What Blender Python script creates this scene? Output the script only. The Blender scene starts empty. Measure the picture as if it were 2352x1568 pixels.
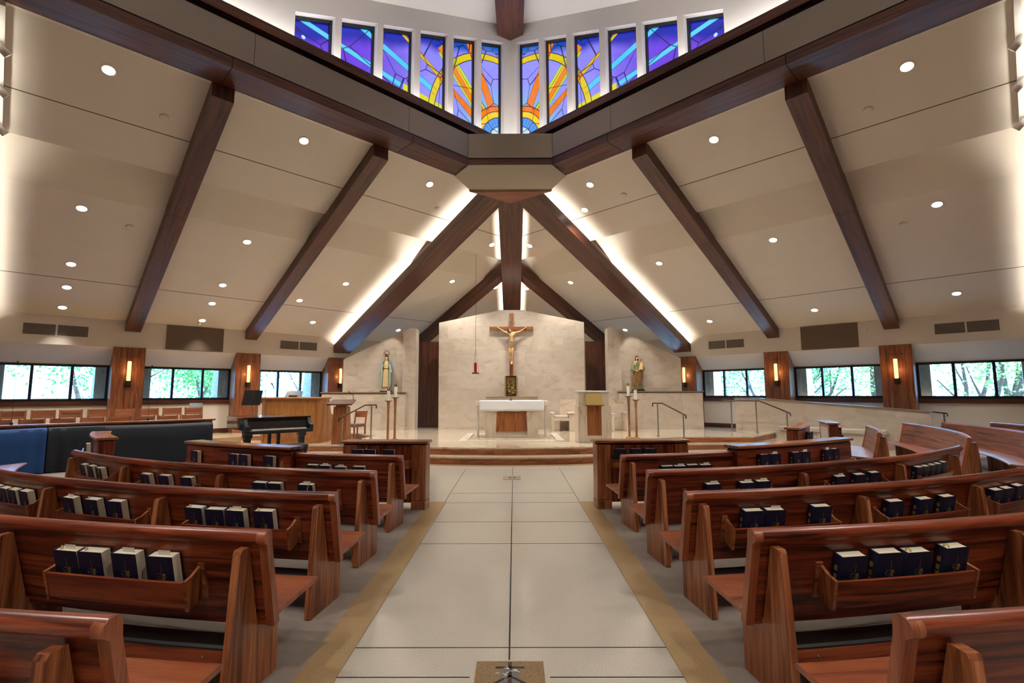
import bpy, bmesh, math, random
from math import sin, cos, pi, sqrt, atan2, radians, degrees, hypot
from mathutils import Vector, Matrix

rnd = random.Random(11)
SC = bpy.context.scene
COL = SC.collection
V = Vector
R2 = 2 ** -.5

# ------------------------------------------------------------------ camera, world, sun, exposure
cam_d = bpy.data.cameras.new('camera')
cam = bpy.data.objects.new('camera', cam_d)
COL.objects.link(cam)
cam_d.sensor_fit = 'HORIZONTAL'
cam_d.sensor_width = 36.0
cam_d.lens = 36.0 * 1136.22 / 2352.0
cam_d.clip_start = 0.05
cam_d.clip_end = 400
_th, _yaw, _roll = 0.104434, -0.0036786, -0.0030766
_F = V((sin(_yaw) * cos(_th), cos(_yaw) * cos(_th), sin(_th)))
_R = V((cos(_yaw), -sin(_yaw), 0))
_U = _R.cross(_F)
_Rr = _R * cos(_roll) + _U * sin(_roll)
_Ur = -_R * sin(_roll) + _U * cos(_roll)
cam.matrix_world = Matrix(((_Rr.x, _Ur.x, -_F.x, .075), (_Rr.y, _Ur.y, -_F.y, 0), (_Rr.z, _Ur.z, -_F.z, 1.65), (0, 0, 0, 1)))
SC.camera = cam

vs = SC.view_settings
vs.view_transform = 'Standard'
vs.look = 'None'
vs.gamma = 1.0
vs.use_curve_mapping = False
vs.exposure = 0.0

world = bpy.data.worlds.new('world')
SC.world = world
world.use_nodes = True
_bg = world.node_tree.nodes['Background']
_bg.inputs[0].default_value = (0.20, 0.47, 1.0, 1)
_bg.inputs[1].default_value = 22.0

sun_d = bpy.data.lights.new('sun', 'SUN')
sun_d.energy = 16.0
sun_d.angle = radians(.6)
sun_d.color = (1, .97, .9)
sun = bpy.data.objects.new('sun', sun_d)
COL.objects.link(sun)
sun.rotation_euler = V((-.45, .30, -.84)).to_track_quat('-Z', 'Y').to_euler()

P_DOWN = 420.0      # watts of one recessed downlight
E_COVE = 26.0       # emission of the cove strips along the beams
E_RING = 30.0        # emission of the cove strips inside the lantern
P_TRACK = 70.0

# ------------------------------------------------------------------ helpers
ROOTLOC = {}


def hexl(h):
    h = h.lstrip('#')
    o = []
    for i in (0, 2, 4):
        c = int(h[i:i + 2], 16) / 255
        o.append(c / 12.92 if c <= .04045 else ((c + .055) / 1.055) ** 2.4)
    return (*o, 1)


class MB:
    """collects shapes; build() links them as one mesh object"""

    def __init__(s):
        s.v, s.f, s.uv, s.mi = [], [], [], []

    def add(s, verts, faces, uvs=None, mi=0):
        o = len(s.v)
        s.v += [V(p) for p in verts]
        for k, f in enumerate(faces):
            s.f.append([o + i for i in f])
            s.uv.append(uvs[k] if uvs else None)
            s.mi.append(mi)
        return s

    def box(s, x0, x1, y0, y1, z0, z1, M=None, mi=0):
        p = [V((x, y, z)) for z in (z0, z1) for y in (y0, y1) for x in (x0, x1)]
        if M:
            p = [M @ q for q in p]
        return s.add(p, [(0, 2, 3, 1), (4, 5, 7, 6), (0, 1, 5, 4), (2, 6, 7, 3), (0, 4, 6, 2), (1, 3, 7, 5)], mi=mi)

    def bbox(s, x0, x1, y0, y1, z0, z1, b=.01, M=None, mi=0):
        """box with chamfered edges"""
        b = min(b, abs(x1 - x0) * .45, abs(y1 - y0) * .45, abs(z1 - z0) * .45)
        rings = []
        for z, i in ((z0, b), (z0 + b, 0), (z1 - b, 0), (z1, b)):
            xa, xb, ya, yb = x0 + i, x1 - i, y0 + i, y1 - i
            c = b if i == 0 else b * .3
            rings.append([V(q) for q in ((xa + c, ya, z), (xb - c, ya, z), (xb, ya + c, z), (xb, yb - c, z), (xb - c, yb, z), (xa + c, yb, z), (xa, yb - c, z), (xa, ya + c, z))])
        if M:
            rings = [[M @ q for q in r] for r in rings]
        return s.loft(rings, mi=mi)

    def prism(s, poly, d0, d1, M=None, mi=0):
        """polygon in (x,y) extruded along z d0..d1 in frame M"""
        n = len(poly)
        p = [V((x, y, d0)) for x, y in poly] + [V((x, y, d1)) for x, y in poly]
        if M:
            p = [M @ q for q in p]
        f = [tuple(range(n - 1, -1, -1)), tuple(range(n, 2 * n))]
        f += [(i, (i + 1) % n, n + (i + 1) % n, n + i) for i in range(n)]
        return s.add(p, f, mi=mi)

    def loft(s, rings, closed=True, caps=True, mi=0, ring_loop=False):
        n = len(rings[0])
        p = [q for r in rings for q in r]
        f = []
        m = len(rings)
        for a in range(m if ring_loop else m - 1):
            b = (a + 1) % m
            for i in range(n if closed else n - 1):
                j = (i + 1) % n
                f.append((a * n + i, a * n + j, b * n + j, b * n + i))
        if caps and closed and not ring_loop:
            f.append(tuple(range(n - 1, -1, -1)))
            f.append(tuple(range((m - 1) * n, m * n)))
        return s.add(p, f, mi=mi)

    def lathe(s, prof, M=None, n=20, mi=0):
        """profile of (r,z) turned about z; ends close on the axis"""
        rings = []
        for r, z in prof:
            r = max(r, 1e-4)
            ring = [V((r * cos(2 * pi * i / n), r * sin(2 * pi * i / n), z)) for i in range(n)]
            rings.append([M @ q for q in ring] if M else ring)
        return s.loft(rings, mi=mi)

    def tube(s, pts, rad, n=8, mi=0):
        pts = [V(p) for p in pts]
        rings = []
        up = None
        for i, p in enumerate(pts):
            d = (pts[min(i + 1, len(pts) - 1)] - pts[max(i - 1, 0)]).normalized()
            if up is None:
                up = V((0, 0, 1)) if abs(d.z) < .9 else V((1, 0, 0))
            x = d.cross(up).normalized()
            y = x.cross(d).normalized()
            up = y
            r = rad[i] if isinstance(rad, (list, tuple)) else rad
            rings.append([p + (x * cos(2 * pi * k / n) + y * sin(2 * pi * k / n)) * r for k in range(n)])
        return s.loft(rings, mi=mi)

    def arc(s, prof, C, a0, a1, seg, mi=0, swap=False):
        """closed profile of (r,z) swept about C=(x,y); angle 0 points to -y, + towards +x"""
        n = len(prof)
        L = [0]
        for i in range(n):
            j = (i + 1) % n
            L.append(L[-1] + hypot(prof[j][0] - prof[i][0], prof[j][1] - prof[i][1]))
        Rm = sum(p[0] for p in prof) / n
        verts, faces, uvs = [], [], []
        for k in range(seg + 1):
            a = a0 + (a1 - a0) * k / seg
            for r, z in prof:
                verts.append(V((C[0] + r * sin(a), C[1] - r * cos(a), z)))
        for k in range(seg):
            u0, u1 = Rm * (a0 + (a1 - a0) * k / seg), Rm * (a0 + (a1 - a0) * (k + 1) / seg)
            for i in range(n):
                j = (i + 1) % n
                faces.append((k * n + i, k * n + j, (k + 1) * n + j, (k + 1) * n + i))
                u4 = ((u0, L[i]), (u0, L[i + 1]), (u1, L[i + 1]), (u1, L[i]))
                uvs.append(tuple((c[1], c[0]) for c in u4) if swap else u4)
        for k in (0, seg):
            faces.append(tuple(k * n + i for i in (range(n) if k else range(n - 1, -1, -1))))
            uvs.append(tuple((prof[i][1], prof[i][0]) for i in (range(n) if k else range(n - 1, -1, -1))))
        return s.add(verts, faces, uvs, mi)

    def build(s, name, mats, parent=None, loc=None, grain=None, ang=35, flat=False, recalc=True):
        if not isinstance(mats, (list, tuple)):
            mats = [mats]
        lo = V((min(p.x for p in s.v), min(p.y for p in s.v), min(p.z for p in s.v)))
        hi = V((max(p.x for p in s.v), max(p.y for p in s.v), max(p.z for p in s.v)))
        if grain is None:
            e = hi - lo
            grain = V((1, 0, 0)) if e.x >= e.y and e.x >= e.z else (V((0, 1, 0)) if e.y >= e.z else V((0, 0, 1)))
        g = V(grain).normalized()
        if parent is not None:
            base = ROOTLOC[parent.name]
        else:
            base = V(loc) if loc is not None else V(((lo.x + hi.x) / 2, (lo.y + hi.y) / 2, lo.z))
        me = bpy.data.meshes.new(name)
        me.from_pydata([p - base for p in s.v], [], s.f)
        me.update()
        uvl = me.uv_layers.new(name='UVMap')
        for poly, uv in zip(me.polygons, s.uv):
            if uv is not None:
                for li, c in zip(poly.loop_indices, uv):
                    uvl.data[li].uv = c
            else:
                n = poly.normal
                if abs(n.dot(g)) > .95:
                    a = V((0, 0, 1)) if abs(n.z) < .9 else V((1, 0, 0))
                    a = (a - n * a.dot(n)).normalized()
                    b = n.cross(a)
                else:
                    a = (g - n * n.dot(g)).normalized()
                    b = n.cross(a)
                    k = max(range(3), key=lambda i: abs(b[i]))
                    if b[k] < 0:
                        b = -b
                for li, vi in zip(poly.loop_indices, poly.vertices):
                    q = me.vertices[vi].co + base
                    uvl.data[li].uv = (q.dot(a), q.dot(b))
        for m in mats:
            me.materials.append(m)
        for poly, k in zip(me.polygons, s.mi):
            poly.material_index = k
        bm = bmesh.new()
        bm.from_mesh(me)
        bmesh.ops.remove_doubles(bm, verts=bm.verts, dist=2e-5)
        if recalc:
            bmesh.ops.recalc_face_normals(bm, faces=bm.faces)
        bm.to_mesh(me)
        bm.free()
        if not flat:
            me.polygons.foreach_set('use_smooth', [True] * len(me.polygons))
            me.set_sharp_from_angle(angle=radians(ang))
        o = bpy.data.objects.new(name, me)
        COL.objects.link(o)
        if parent is not None:
            o.parent = parent
            ROOTLOC[o.name] = base
        else:
            o.location = base
            ROOTLOC[o.name] = base
        return o


def ball(b, c, rx, ry, rz, n=16, m=10):
    rings = []
    for k in range(m + 1):
        f = -pi / 2 + pi * k / m
        q = max(cos(f), .02)
        rings.append([V((c[0] + rx * q * cos(2 * pi * i / n), c[1] + ry * q * sin(2 * pi * i / n), c[2] + rz * sin(f))) for i in range(n)])
    b.loft(rings)


def tag(o, label=None, cat=None, group=None, kind=None):
    if label:
        o['label'] = label
    if cat:
        o['category'] = cat
    if group:
        o['group'] = group
    if kind:
        o['kind'] = kind
    return o


def thing(name, label, cat, loc, group=None):
    o = bpy.data.objects.new(name, None)
    o.empty_display_size = .1
    COL.objects.link(o)
    o.location = loc
    ROOTLOC[o.name] = V(loc)
    return tag(o, label, cat, group)


def struct(o, label=None):
    o['kind'] = 'structure'
    if label:
        o['label'] = label
    return o


def dup(o, M, label=None, group=None, keep=None):
    """copy of a thing with its parts; M is the world matrix of the copy"""
    c = o.copy()
    COL.objects.link(c)
    c.parent = None
    c.matrix_world = M
    if label:
        c['label'] = label
    if group:
        c['group'] = group

    def rec(a, b):
        for ch in a.children:
            if keep and not keep(ch):
                continue
            d = ch.copy()
            COL.objects.link(d)
            d.parent = b
            rec(ch, d)
    rec(o, c)
    return c


def lamp(name, kind, loc, power, color=(1, 1, 1), aim=None, **kw):
    d = bpy.data.lights.new(name, kind)
    d.energy = power
    d.color = color
    for k, v in kw.items():
        setattr(d, k, v)
    o = bpy.data.objects.new(name, d)
    COL.objects.link(o)
    o.location = loc
    if aim is not None:
        o.rotation_euler = V(aim).to_track_quat('-Z', 'Y').to_euler()
    return o


# ------------------------------------------------------------------ materials
def newmat(name):
    m = bpy.data.materials.new(name)
    m.use_nodes = True
    nt = m.node_tree
    return m, nt, nt.nodes['Principled BSDF']


def mat(name, col, rough=.6, metal=0, spec=None, coat=0, emit=None, es=0, bump=0, bscale=40, var=0, vscale=3, trans=0):
    m, nt, b = newmat(name)
    c = hexl(col) if isinstance(col, str) else (*col, 1)
    b.inputs['Base Color'].default_value = c
    b.inputs['Roughness'].default_value = rough
    b.inputs['Metallic'].default_value = metal
    if spec is not None:
        b.inputs['Specular IOR Level'].default_value = spec
    if coat:
        b.inputs['Coat Weight'].default_value = coat
        b.inputs['Coat Roughness'].default_value = .15
    if trans:
        b.inputs['Transmission Weight'].default_value = trans
    if emit:
        b.inputs['Emission Color'].default_value = hexl(emit)
        b.inputs['Emission Strength'].default_value = es
    if bump or var:
        tc = nt.nodes.new('ShaderNodeTexCoord')
        nz = nt.nodes.new('ShaderNodeTexNoise')
        nt.links.new(tc.outputs['Object'], nz.inputs['Vector'])
        nz.inputs['Detail'].default_value = 5
        if bump:
            nz.inputs['Scale'].default_value = bscale
            bp = nt.nodes.new('ShaderNodeBump')
            bp.inputs['Strength'].default_value = bump
            bp.inputs['Distance'].default_value = .02
            nt.links.new(nz.outputs['Fac'], bp.inputs['Height'])
            nt.links.new(bp.outputs['Normal'], b.inputs['Normal'])
        if var:
            n2 = nt.nodes.new('ShaderNodeTexNoise')
            n2.inputs['Scale'].default_value = vscale
            n2.inputs['Detail'].default_value = 6
            nt.links.new(tc.outputs['Object'], n2.inputs['Vector'])
            rp = nt.nodes.new('ShaderNodeValToRGB')
            rp.color_ramp.elements[0].position = .3
            rp.color_ramp.elements[1].position = .7
            rp.color_ramp.elements[0].color = tuple(x * (1 - var) for x in c[:3]) + (1,)
            rp.color_ramp.elements[1].color = tuple(min(1, x * (1 + var)) for x in c[:3]) + (1,)
            nt.links.new(n2.outputs['Fac'], rp.inputs['Fac'])
            nt.links.new(rp.outputs['Color'], b.inputs['Base Color'])
    return m


def wood(name, dark, mid, light, rough=.38, us=.9, vscale=16, coat=.25, contrast=1.0):
    m, nt, b = newmat(name)
    N, L = nt.nodes.new, nt.links.new
    uv = N('ShaderNodeUVMap')
    oi = N('ShaderNodeObjectInfo')
    ad = N('ShaderNodeVectorMath')
    ad.operation = 'ADD'
    cx = N('ShaderNodeCombineXYZ')
    mm = N('ShaderNodeMath')
    mm.operation = 'MULTIPLY'
    mm.inputs[1].default_value = 37.0
    L(oi.outputs['Random'], mm.inputs[0])
    L(mm.outputs[0], cx.inputs['Z'])
    L(uv.outputs['UV'], ad.inputs[0])
    L(cx.outputs[0], ad.inputs[1])
    mp = N('ShaderNodeMapping')
    mp.inputs['Scale'].default_value = (us, vscale, 1)
    L(ad.outputs[0], mp.inputs['Vector'])
    n1 = N('ShaderNodeTexNoise')
    n1.inputs['Scale'].default_value = 1.0
    n1.inputs['Detail'].default_value = 6
    n1.inputs['Roughness'].default_value = .6
    n1.inputs['Distortion'].default_value = .9
    L(mp.outputs[0], n1.inputs['Vector'])
    mp2 = N('ShaderNodeMapping')
    mp2.inputs['Scale'].default_value = (us * 5, vscale * 16, 1)
    L(ad.outputs[0], mp2.inputs['Vector'])
    n2 = N('ShaderNodeTexNoise')
    n2.inputs['Scale'].default_value = 1.0
    n2.inputs['Detail'].default_value = 2
    L(mp2.outputs[0], n2.inputs['Vector'])
    rp = N('ShaderNodeValToRGB')
    e = rp.color_ramp.elements
    e[0].position, e[0].color = .5 - .17 / contrast, hexl(dark)
    e[1].position, e[1].color = .5 + .17 / contrast, hexl(light)
    x = e.new(.5)
    x.color = hexl(mid)
    L(n1.outputs['Fac'], rp.inputs['Fac'])
    mr = N('ShaderNodeMapRange')
    mr.inputs['From Min'].default_value = .35
    mr.inputs['From Max'].default_value = .6
    mr.inputs['To Min'].default_value = .62
    mr.inputs['To Max'].default_value = 1.0
    L(n2.outputs['Fac'], mr.inputs['Value'])
    mx = N('ShaderNodeMix')
    mx.data_type = 'RGBA'
    mx.blend_type = 'MULTIPLY'
    mx.inputs[0].default_value = .8
    L(rp.outputs['Color'], mx.inputs[6])
    L(mr.outputs[0], mx.inputs[7])
    L(mx.outputs[2], b.inputs['Base Color'])
    b.inputs['Roughness'].default_value = rough
    b.inputs['Coat Weight'].default_value = coat
    b.inputs['Coat Roughness'].default_value = .2
    return m


def stone(name, c1, c2, vein, bw=.75, bh=.36, rough=.25, mortar=.0015, diag=0, vs_=1.3):
    m, nt, b = newmat(name)
    N, L = nt.nodes.new, nt.links.new
    uv = N('ShaderNodeUVMap')
    br = N('ShaderNodeTexBrick')
    br.inputs['Scale'].default_value = 1.0
    br.inputs['Brick Width'].default_value = bw
    br.inputs['Row Height'].default_value = bh
    br.inputs['Mortar Size'].default_value = mortar
    br.inputs['Mortar Smooth'].default_value = 1.0
    br.inputs['Color1'].default_value = (.2, .2, .2, 1)
    br.inputs['Color2'].default_value = (.8, .8, .8, 1)
    br.inputs['Mortar'].default_value = (.3, .3, .3, 1)
    L(uv.outputs['UV'], br.inputs['Vector'])
    # each block shifts the vein pattern
    sc = N('ShaderNodeVectorMath')
    sc.operation = 'SCALE'
    sc.inputs['Scale'].default_value = 9.0
    L(br.outputs['Color'], sc.inputs[0])
    ad = N('ShaderNodeVectorMath')
    ad.operation = 'ADD'
    L(uv.outputs['UV'], ad.inputs[0])
    L(sc.outputs[0], ad.inputs[1])
    mp = N('ShaderNodeMapping')
    mp.inputs['Rotation'].default_value = (0, 0, diag)
    mp.inputs['Scale'].default_value = (vs_, vs_ * (3.2 if diag else 1.5), 1)
    L(ad.outputs[0], mp.inputs['Vector'])
    nz = N('ShaderNodeTexNoise')
    nz.inputs['Scale'].default_value = 1.6
    nz.inputs['Detail'].default_value = 8
    nz.inputs['Roughness'].default_value = .58
    nz.inputs['Distortion'].default_value = 1.6
    L(mp.outputs[0], nz.inputs['Vector'])
    rp = N('ShaderNodeValToRGB')
    e = rp.color_ramp.elements
    e[0].position, e[0].color = .28, hexl(vein)
    e[1].position, e[1].color = .72, hexl(c2)
    q = e.new(.47)
    q.color = hexl(c1)
    L(nz.outputs['Fac'], rp.inputs['Fac'])
    mx = N('ShaderNodeMix')
    mx.data_type = 'RGBA'
    mx.blend_type = 'MULTIPLY'
    mx.inputs[0].default_value = 1
    mr = N('ShaderNodeMapRange')
    mr.inputs['From Min'].default_value = .2
    mr.inputs['From Max'].default_value = .8
    mr.inputs['To Min'].default_value = .90
    mr.inputs['To Max'].default_value = 1.03
    L(br.outputs['Color'], mr.inputs['Value'])
    L(rp.outputs['Color'], mx.inputs[6])
    L(mr.outputs[0], mx.inputs[7])
    L(mx.outputs[2], b.inputs['Base Color'])
    b.inputs['Roughness'].default_value = rough
    return m


def speckle(name, c1, c2, c3, scale=160, rough=.25, big=.05):
    m, nt, b = newmat(name)
    N, L = nt.nodes.new, nt.links.new
    tc = N('ShaderNodeTexCoord')
    n1 = N('ShaderNodeTexNoise')
    n1.inputs['Scale'].default_value = scale
    n1.inputs['Detail'].default_value = 3
    L(tc.outputs['Object'], n1.inputs['Vector'])
    rp = N('ShaderNodeValToRGB')
    e = rp.color_ramp.elements
    e[0].position, e[0].color = .34, hexl(c3)
    e[1].position, e[1].color = .62, hexl(c2)
    x = e.new(.46)
    x.color = hexl(c1)
    L(n1.outputs['Fac'], rp.inputs['Fac'])
    n2 = N('ShaderNodeTexNoise')
    n2.inputs['Scale'].default_value = 1.1
    n2.inputs['Detail'].default_value = 5
    L(tc.outputs['Object'], n2.inputs['Vector'])
    mr = N('ShaderNodeMapRange')
    mr.inputs['To Min'].default_value = 1 - big * 2
    mr.inputs['To Max'].default_value = 1 + big
    L(n2.outputs['Fac'], mr.inputs['Value'])
    mx = N('ShaderNodeMix')
    mx.data_type = 'RGBA'
    mx.blend_type = 'MULTIPLY'
    mx.inputs[0].default_value = 1
    L(rp.outputs['Color'], mx.inputs[6])
    L(mr.outputs[0], mx.inputs[7])
    L(mx.outputs[2], b.inputs['Base Color'])
    b.inputs['Roughness'].default_value = rough
    return m


def emis(name, col, s):
    m = bpy.data.materials.new(name)
    m.use_nodes = True
    nt = m.node_tree
    nt.nodes.clear()
    e = nt.nodes.new('ShaderNodeEmission')
    e.inputs[0].default_value = hexl(col) if isinstance(col, str) else (*col, 1)
    e.inputs[1].default_value = s
    o = nt.nodes.new('ShaderNodeOutputMaterial')
    nt.links.new(e.outputs[0], o.inputs[0])
    return m


M = {}
M['pew'] = wood('pew_oak', '3a140a', '80351d', 'a24e2d', rough=.3, vscale=17, contrast=1.3)
M['pew_side'] = wood('pew_oak_side', '5a2a16', '9a5832', 'b8754c', rough=.36, vscale=14, contrast=1.15)
M['pew_seat'] = wood('pew_oak_seat', '6a2f18', '9c5230', 'b26a42', rough=.34, vscale=9, contrast=.8)
M['beam'] = wood('beam_oak', '32150b', '562a17', '6e3a22', rough=.42, vscale=11, us=.6, coat=.1)
M['oak'] = wood('mid_oak', '5e3018', '8f5230', 'a56740', rough=.4, vscale=10, coat=.1)
M['honey'] = wood('honey_oak', '8a5228', 'b0733c', 'c0874c', rough=.4, vscale=9, coat=.1, contrast=.7)
M['step'] = wood('step_oak', '6e3a1c', '9c5c30', 'b27040', rough=.35, vscale=12)
M['panelwood'] = wood('dark_oak_panel', '34180d', '552c1a', '683a25', rough=.4, vscale=12)
M['plaster'] = mat('cream_plaster', 'ded3c2', .85, var=.02, vscale=1.5)
M['band'] = mat('cream_band', 'dbd0c2', .85)
M['lantern'] = mat('white_plaster', 'e2dfdb', .85)
M['joint'] = mat('dark_joint', '2a241e', .9)
M['panel'] = mat('taupe_metal_panel', '8d8176', .38, metal=.35)
M['panelgloss'] = mat('taupe_gloss_panel', '9c9182', .22, metal=.3)
M['gap'] = mat('black_reveal', '0c0a0a', .9)
M['marble'] = stone('travertine_wall', 'cdbfae', 'd6cabb', 'bba994', rough=.32, bw=.95, bh=.46, vs_=.8)
M['marble_b'] = stone('travertine_block', 'd4c4ae', 'dccfbd', 'b79a7c', bw=5, bh=5, rough=.3, diag=.55, mortar=0, vs_=.8)
M['marble_f'] = stone('marble_floor', 'c9b9a2', 'd3c5b0', 'b09a82', bw=1.2, bh=.6, rough=.07, mortar=.002, vs_=.7)
M['marble_w'] = mat('white_marble', 'd8d0c4', .2, var=.06, vscale=3)
M['ledge'] = mat('ledge_stone', '8f7d66', .3, var=.1, vscale=6)
M['terrazzo'] = speckle('terrazzo', 'bdb6aa', 'c9c3b7', '8f877a', 210, rough=.16)
M['tan'] = speckle('tan_terrazzo', 'a98e68', 'b59a74', '7d6648', 210, rough=.25)
M['emblem_tan'] = speckle('emblem_granite', '83694a', '987d5a', '5c4832', 190, rough=.3)
M['carpet'] = mat('grey_carpet', '978a80', .95, bump=.5, bscale=220, var=.10, vscale=5)
M['black'] = mat('black_paint', '0b0b0c', .3)
M['vinyl'] = mat('black_vinyl', '15110f', .5)
M['piano'] = mat('piano_lacquer', '07070a', .12, coat=.6)
M['pianogrey'] = mat('piano_satin', '1d1e20', .35)
M['ivory'] = mat('ivory_keys', 'efe9de', .3)
M['frame'] = mat('dark_window_frame', '141a20', .4)
M['cloth_b'] = mat('blue_drape', '0f3f78', .75, bump=.15, bscale=6)
M['cloth'] = mat('black_blue_drape', '07101f', .75, bump=.15, bscale=6)
M['white_cloth'] = mat('white_altar_cloth', 'e9e9ea', .85)
M['navy'] = mat('navy_book_cloth', '0c1536', .5, bump=.1, bscale=300)
M['page'] = mat('cream_pages', 'e8dcc4', .9)
M['paper'] = mat('white_paper', 'ece8e0', .9)
M['ribbon'] = mat('gold_ribbon', 'd6b565', .5)
M['foil'] = mat('gold_foil', 'b49a5a', .38, metal=.6)
M['brass'] = mat('brass', 'bfa368', .22, metal=1)
M['gold'] = mat('gold_relief', '9c8450', .22, metal=1, bump=.6, bscale=60)
M['steel'] = mat('brushed_steel', 'b9b6b0', .3, metal=1)
M['bronze'] = mat('bronze', '4d4034', .4, metal=.8)
M['red'] = mat('red_glass', '8a0d12', .1, coat=.5, emit='a00c10', es=.25)
M['candle'] = mat('wax_candle', 'efe8d8', .5)
M['bamboo'] = wood('turned_wood', '8a5526', 'ad7440', 'bd8550', rough=.4, vscale=12)
M['cushion'] = mat('grey_cushion', 'b9b2a6', .9)
M['tanpanel'] = mat('brown_acoustic_fabric', '6d5b4b', .95, bump=.2, bscale=300)
M['white'] = mat('white_enamel', 'd9d4ca', .4)
M['brick'] = stone('buff_brick', '9c8d7a', 'b0a18c', '857766', bw=.22, bh=.075, rough=.9, mortar=.006)
M['grass'] = mat('lawn', '5a8a3c', .95, var=.3, vscale=2)
M['drive'] = mat('pale_paving', 'c9c4bc', .9)
M['bark'] = mat('bark', '5a4a40', .95, bump=.6, bscale=20)
M['leaf'] = mat('leaf_green', '4f8f3e', .7, var=.35, vscale=9)
M['leaf_b'] = mat('leaf_light', '86b04a', .7, var=.3, vscale=9)
M['leaf_r'] = mat('leaf_autumn', '9a8a55', .7, var=.3, vscale=9)
M['skin'] = mat('painted_skin', 'd3a877', .5, var=.08, vscale=14)
M['hair'] = mat('painted_hair', '3d2417', .6)
M['loin'] = mat('painted_loincloth', '8a7258', .6, bump=.3, bscale=60)
M['cream_robe'] = mat('cream_robe', 'd9c08c', .5, var=.08, vscale=8)
M['blue_robe'] = mat('blue_mantle', '3f6f86', .5, var=.25, vscale=6)
M['pale_robe'] = mat('pale_blue_lining', '9db9b4', .5, var=.1, vscale=6)
M['green_robe'] = mat('green_robe', '6d7449', .5, var=.25, vscale=8)
M['brown_robe'] = mat('brown_mantle', '7c5c33', .5, var=.35, vscale=8)
M['globe'] = mat('painted_globe', '9aa3b4', .5, var=.15)
M['rust'] = mat('painted_rust', 'b0682c', .5, var=.2)
M['lens'] = emis('downlight_lens', (1, .95, .86), 9)
M['spotlens'] = emis('spot_lens', (1, .97, .93), 6)
M['sconce'] = emis('sconce_glass', (1.0, .62, .22), 2.6)
M['cove'] = emis('cove_strip', (1, .95, .87), E_COVE)
M['ring'] = emis('lantern_cove_strip', (1, .95, .9), E_RING)


def grille(name):
    m, nt, b = newmat(name)
    N, L = nt.nodes.new, nt.links.new
    uv = N('ShaderNodeUVMap')
    ck = N('ShaderNodeTexBrick')
    ck.offset = 0
    ck.inputs['Scale'].default_value = 1
    ck.inputs['Brick Width'].default_value = .034
    ck.inputs['Row Height'].default_value = .034
    ck.inputs['Mortar Size'].default_value = .005
    ck.inputs['Color1'].default_value = hexl('2b241e')
    ck.inputs['Color2'].default_value = hexl('2b241e')
    ck.inputs['Mortar'].default_value = hexl('8b7f70')
    L(uv.outputs['UV'], ck.inputs['Vector'])
    L(ck.outputs['Color'], b.inputs['Base Color'])
    return m


M['grille'] = grille('vent_grille_mesh')


def window_glass():
    m = bpy.data.materials.new('clear_glass')
    m.use_nodes = True
    nt = m.node_tree
    nt.nodes.clear()
    t = nt.nodes.new('ShaderNodeBsdfTransparent')
    t.inputs[0].default_value = (.90, .97, 1, 1)
    g = nt.nodes.new('ShaderNodeBsdfGlossy')
    g.inputs['Roughness'].default_value = .02
    mx = nt.nodes.new('ShaderNodeMixShader')
    mx.inputs[0].default_value = .06
    o = nt.nodes.new('ShaderNodeOutputMaterial')
    nt.links.new(t.outputs[0], mx.inputs[1])
    nt.links.new(g.outputs[0], mx.inputs[2])
    nt.links.new(mx.outputs[0], o.inputs[0])
    return m


M['glass'] = window_glass()


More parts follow.
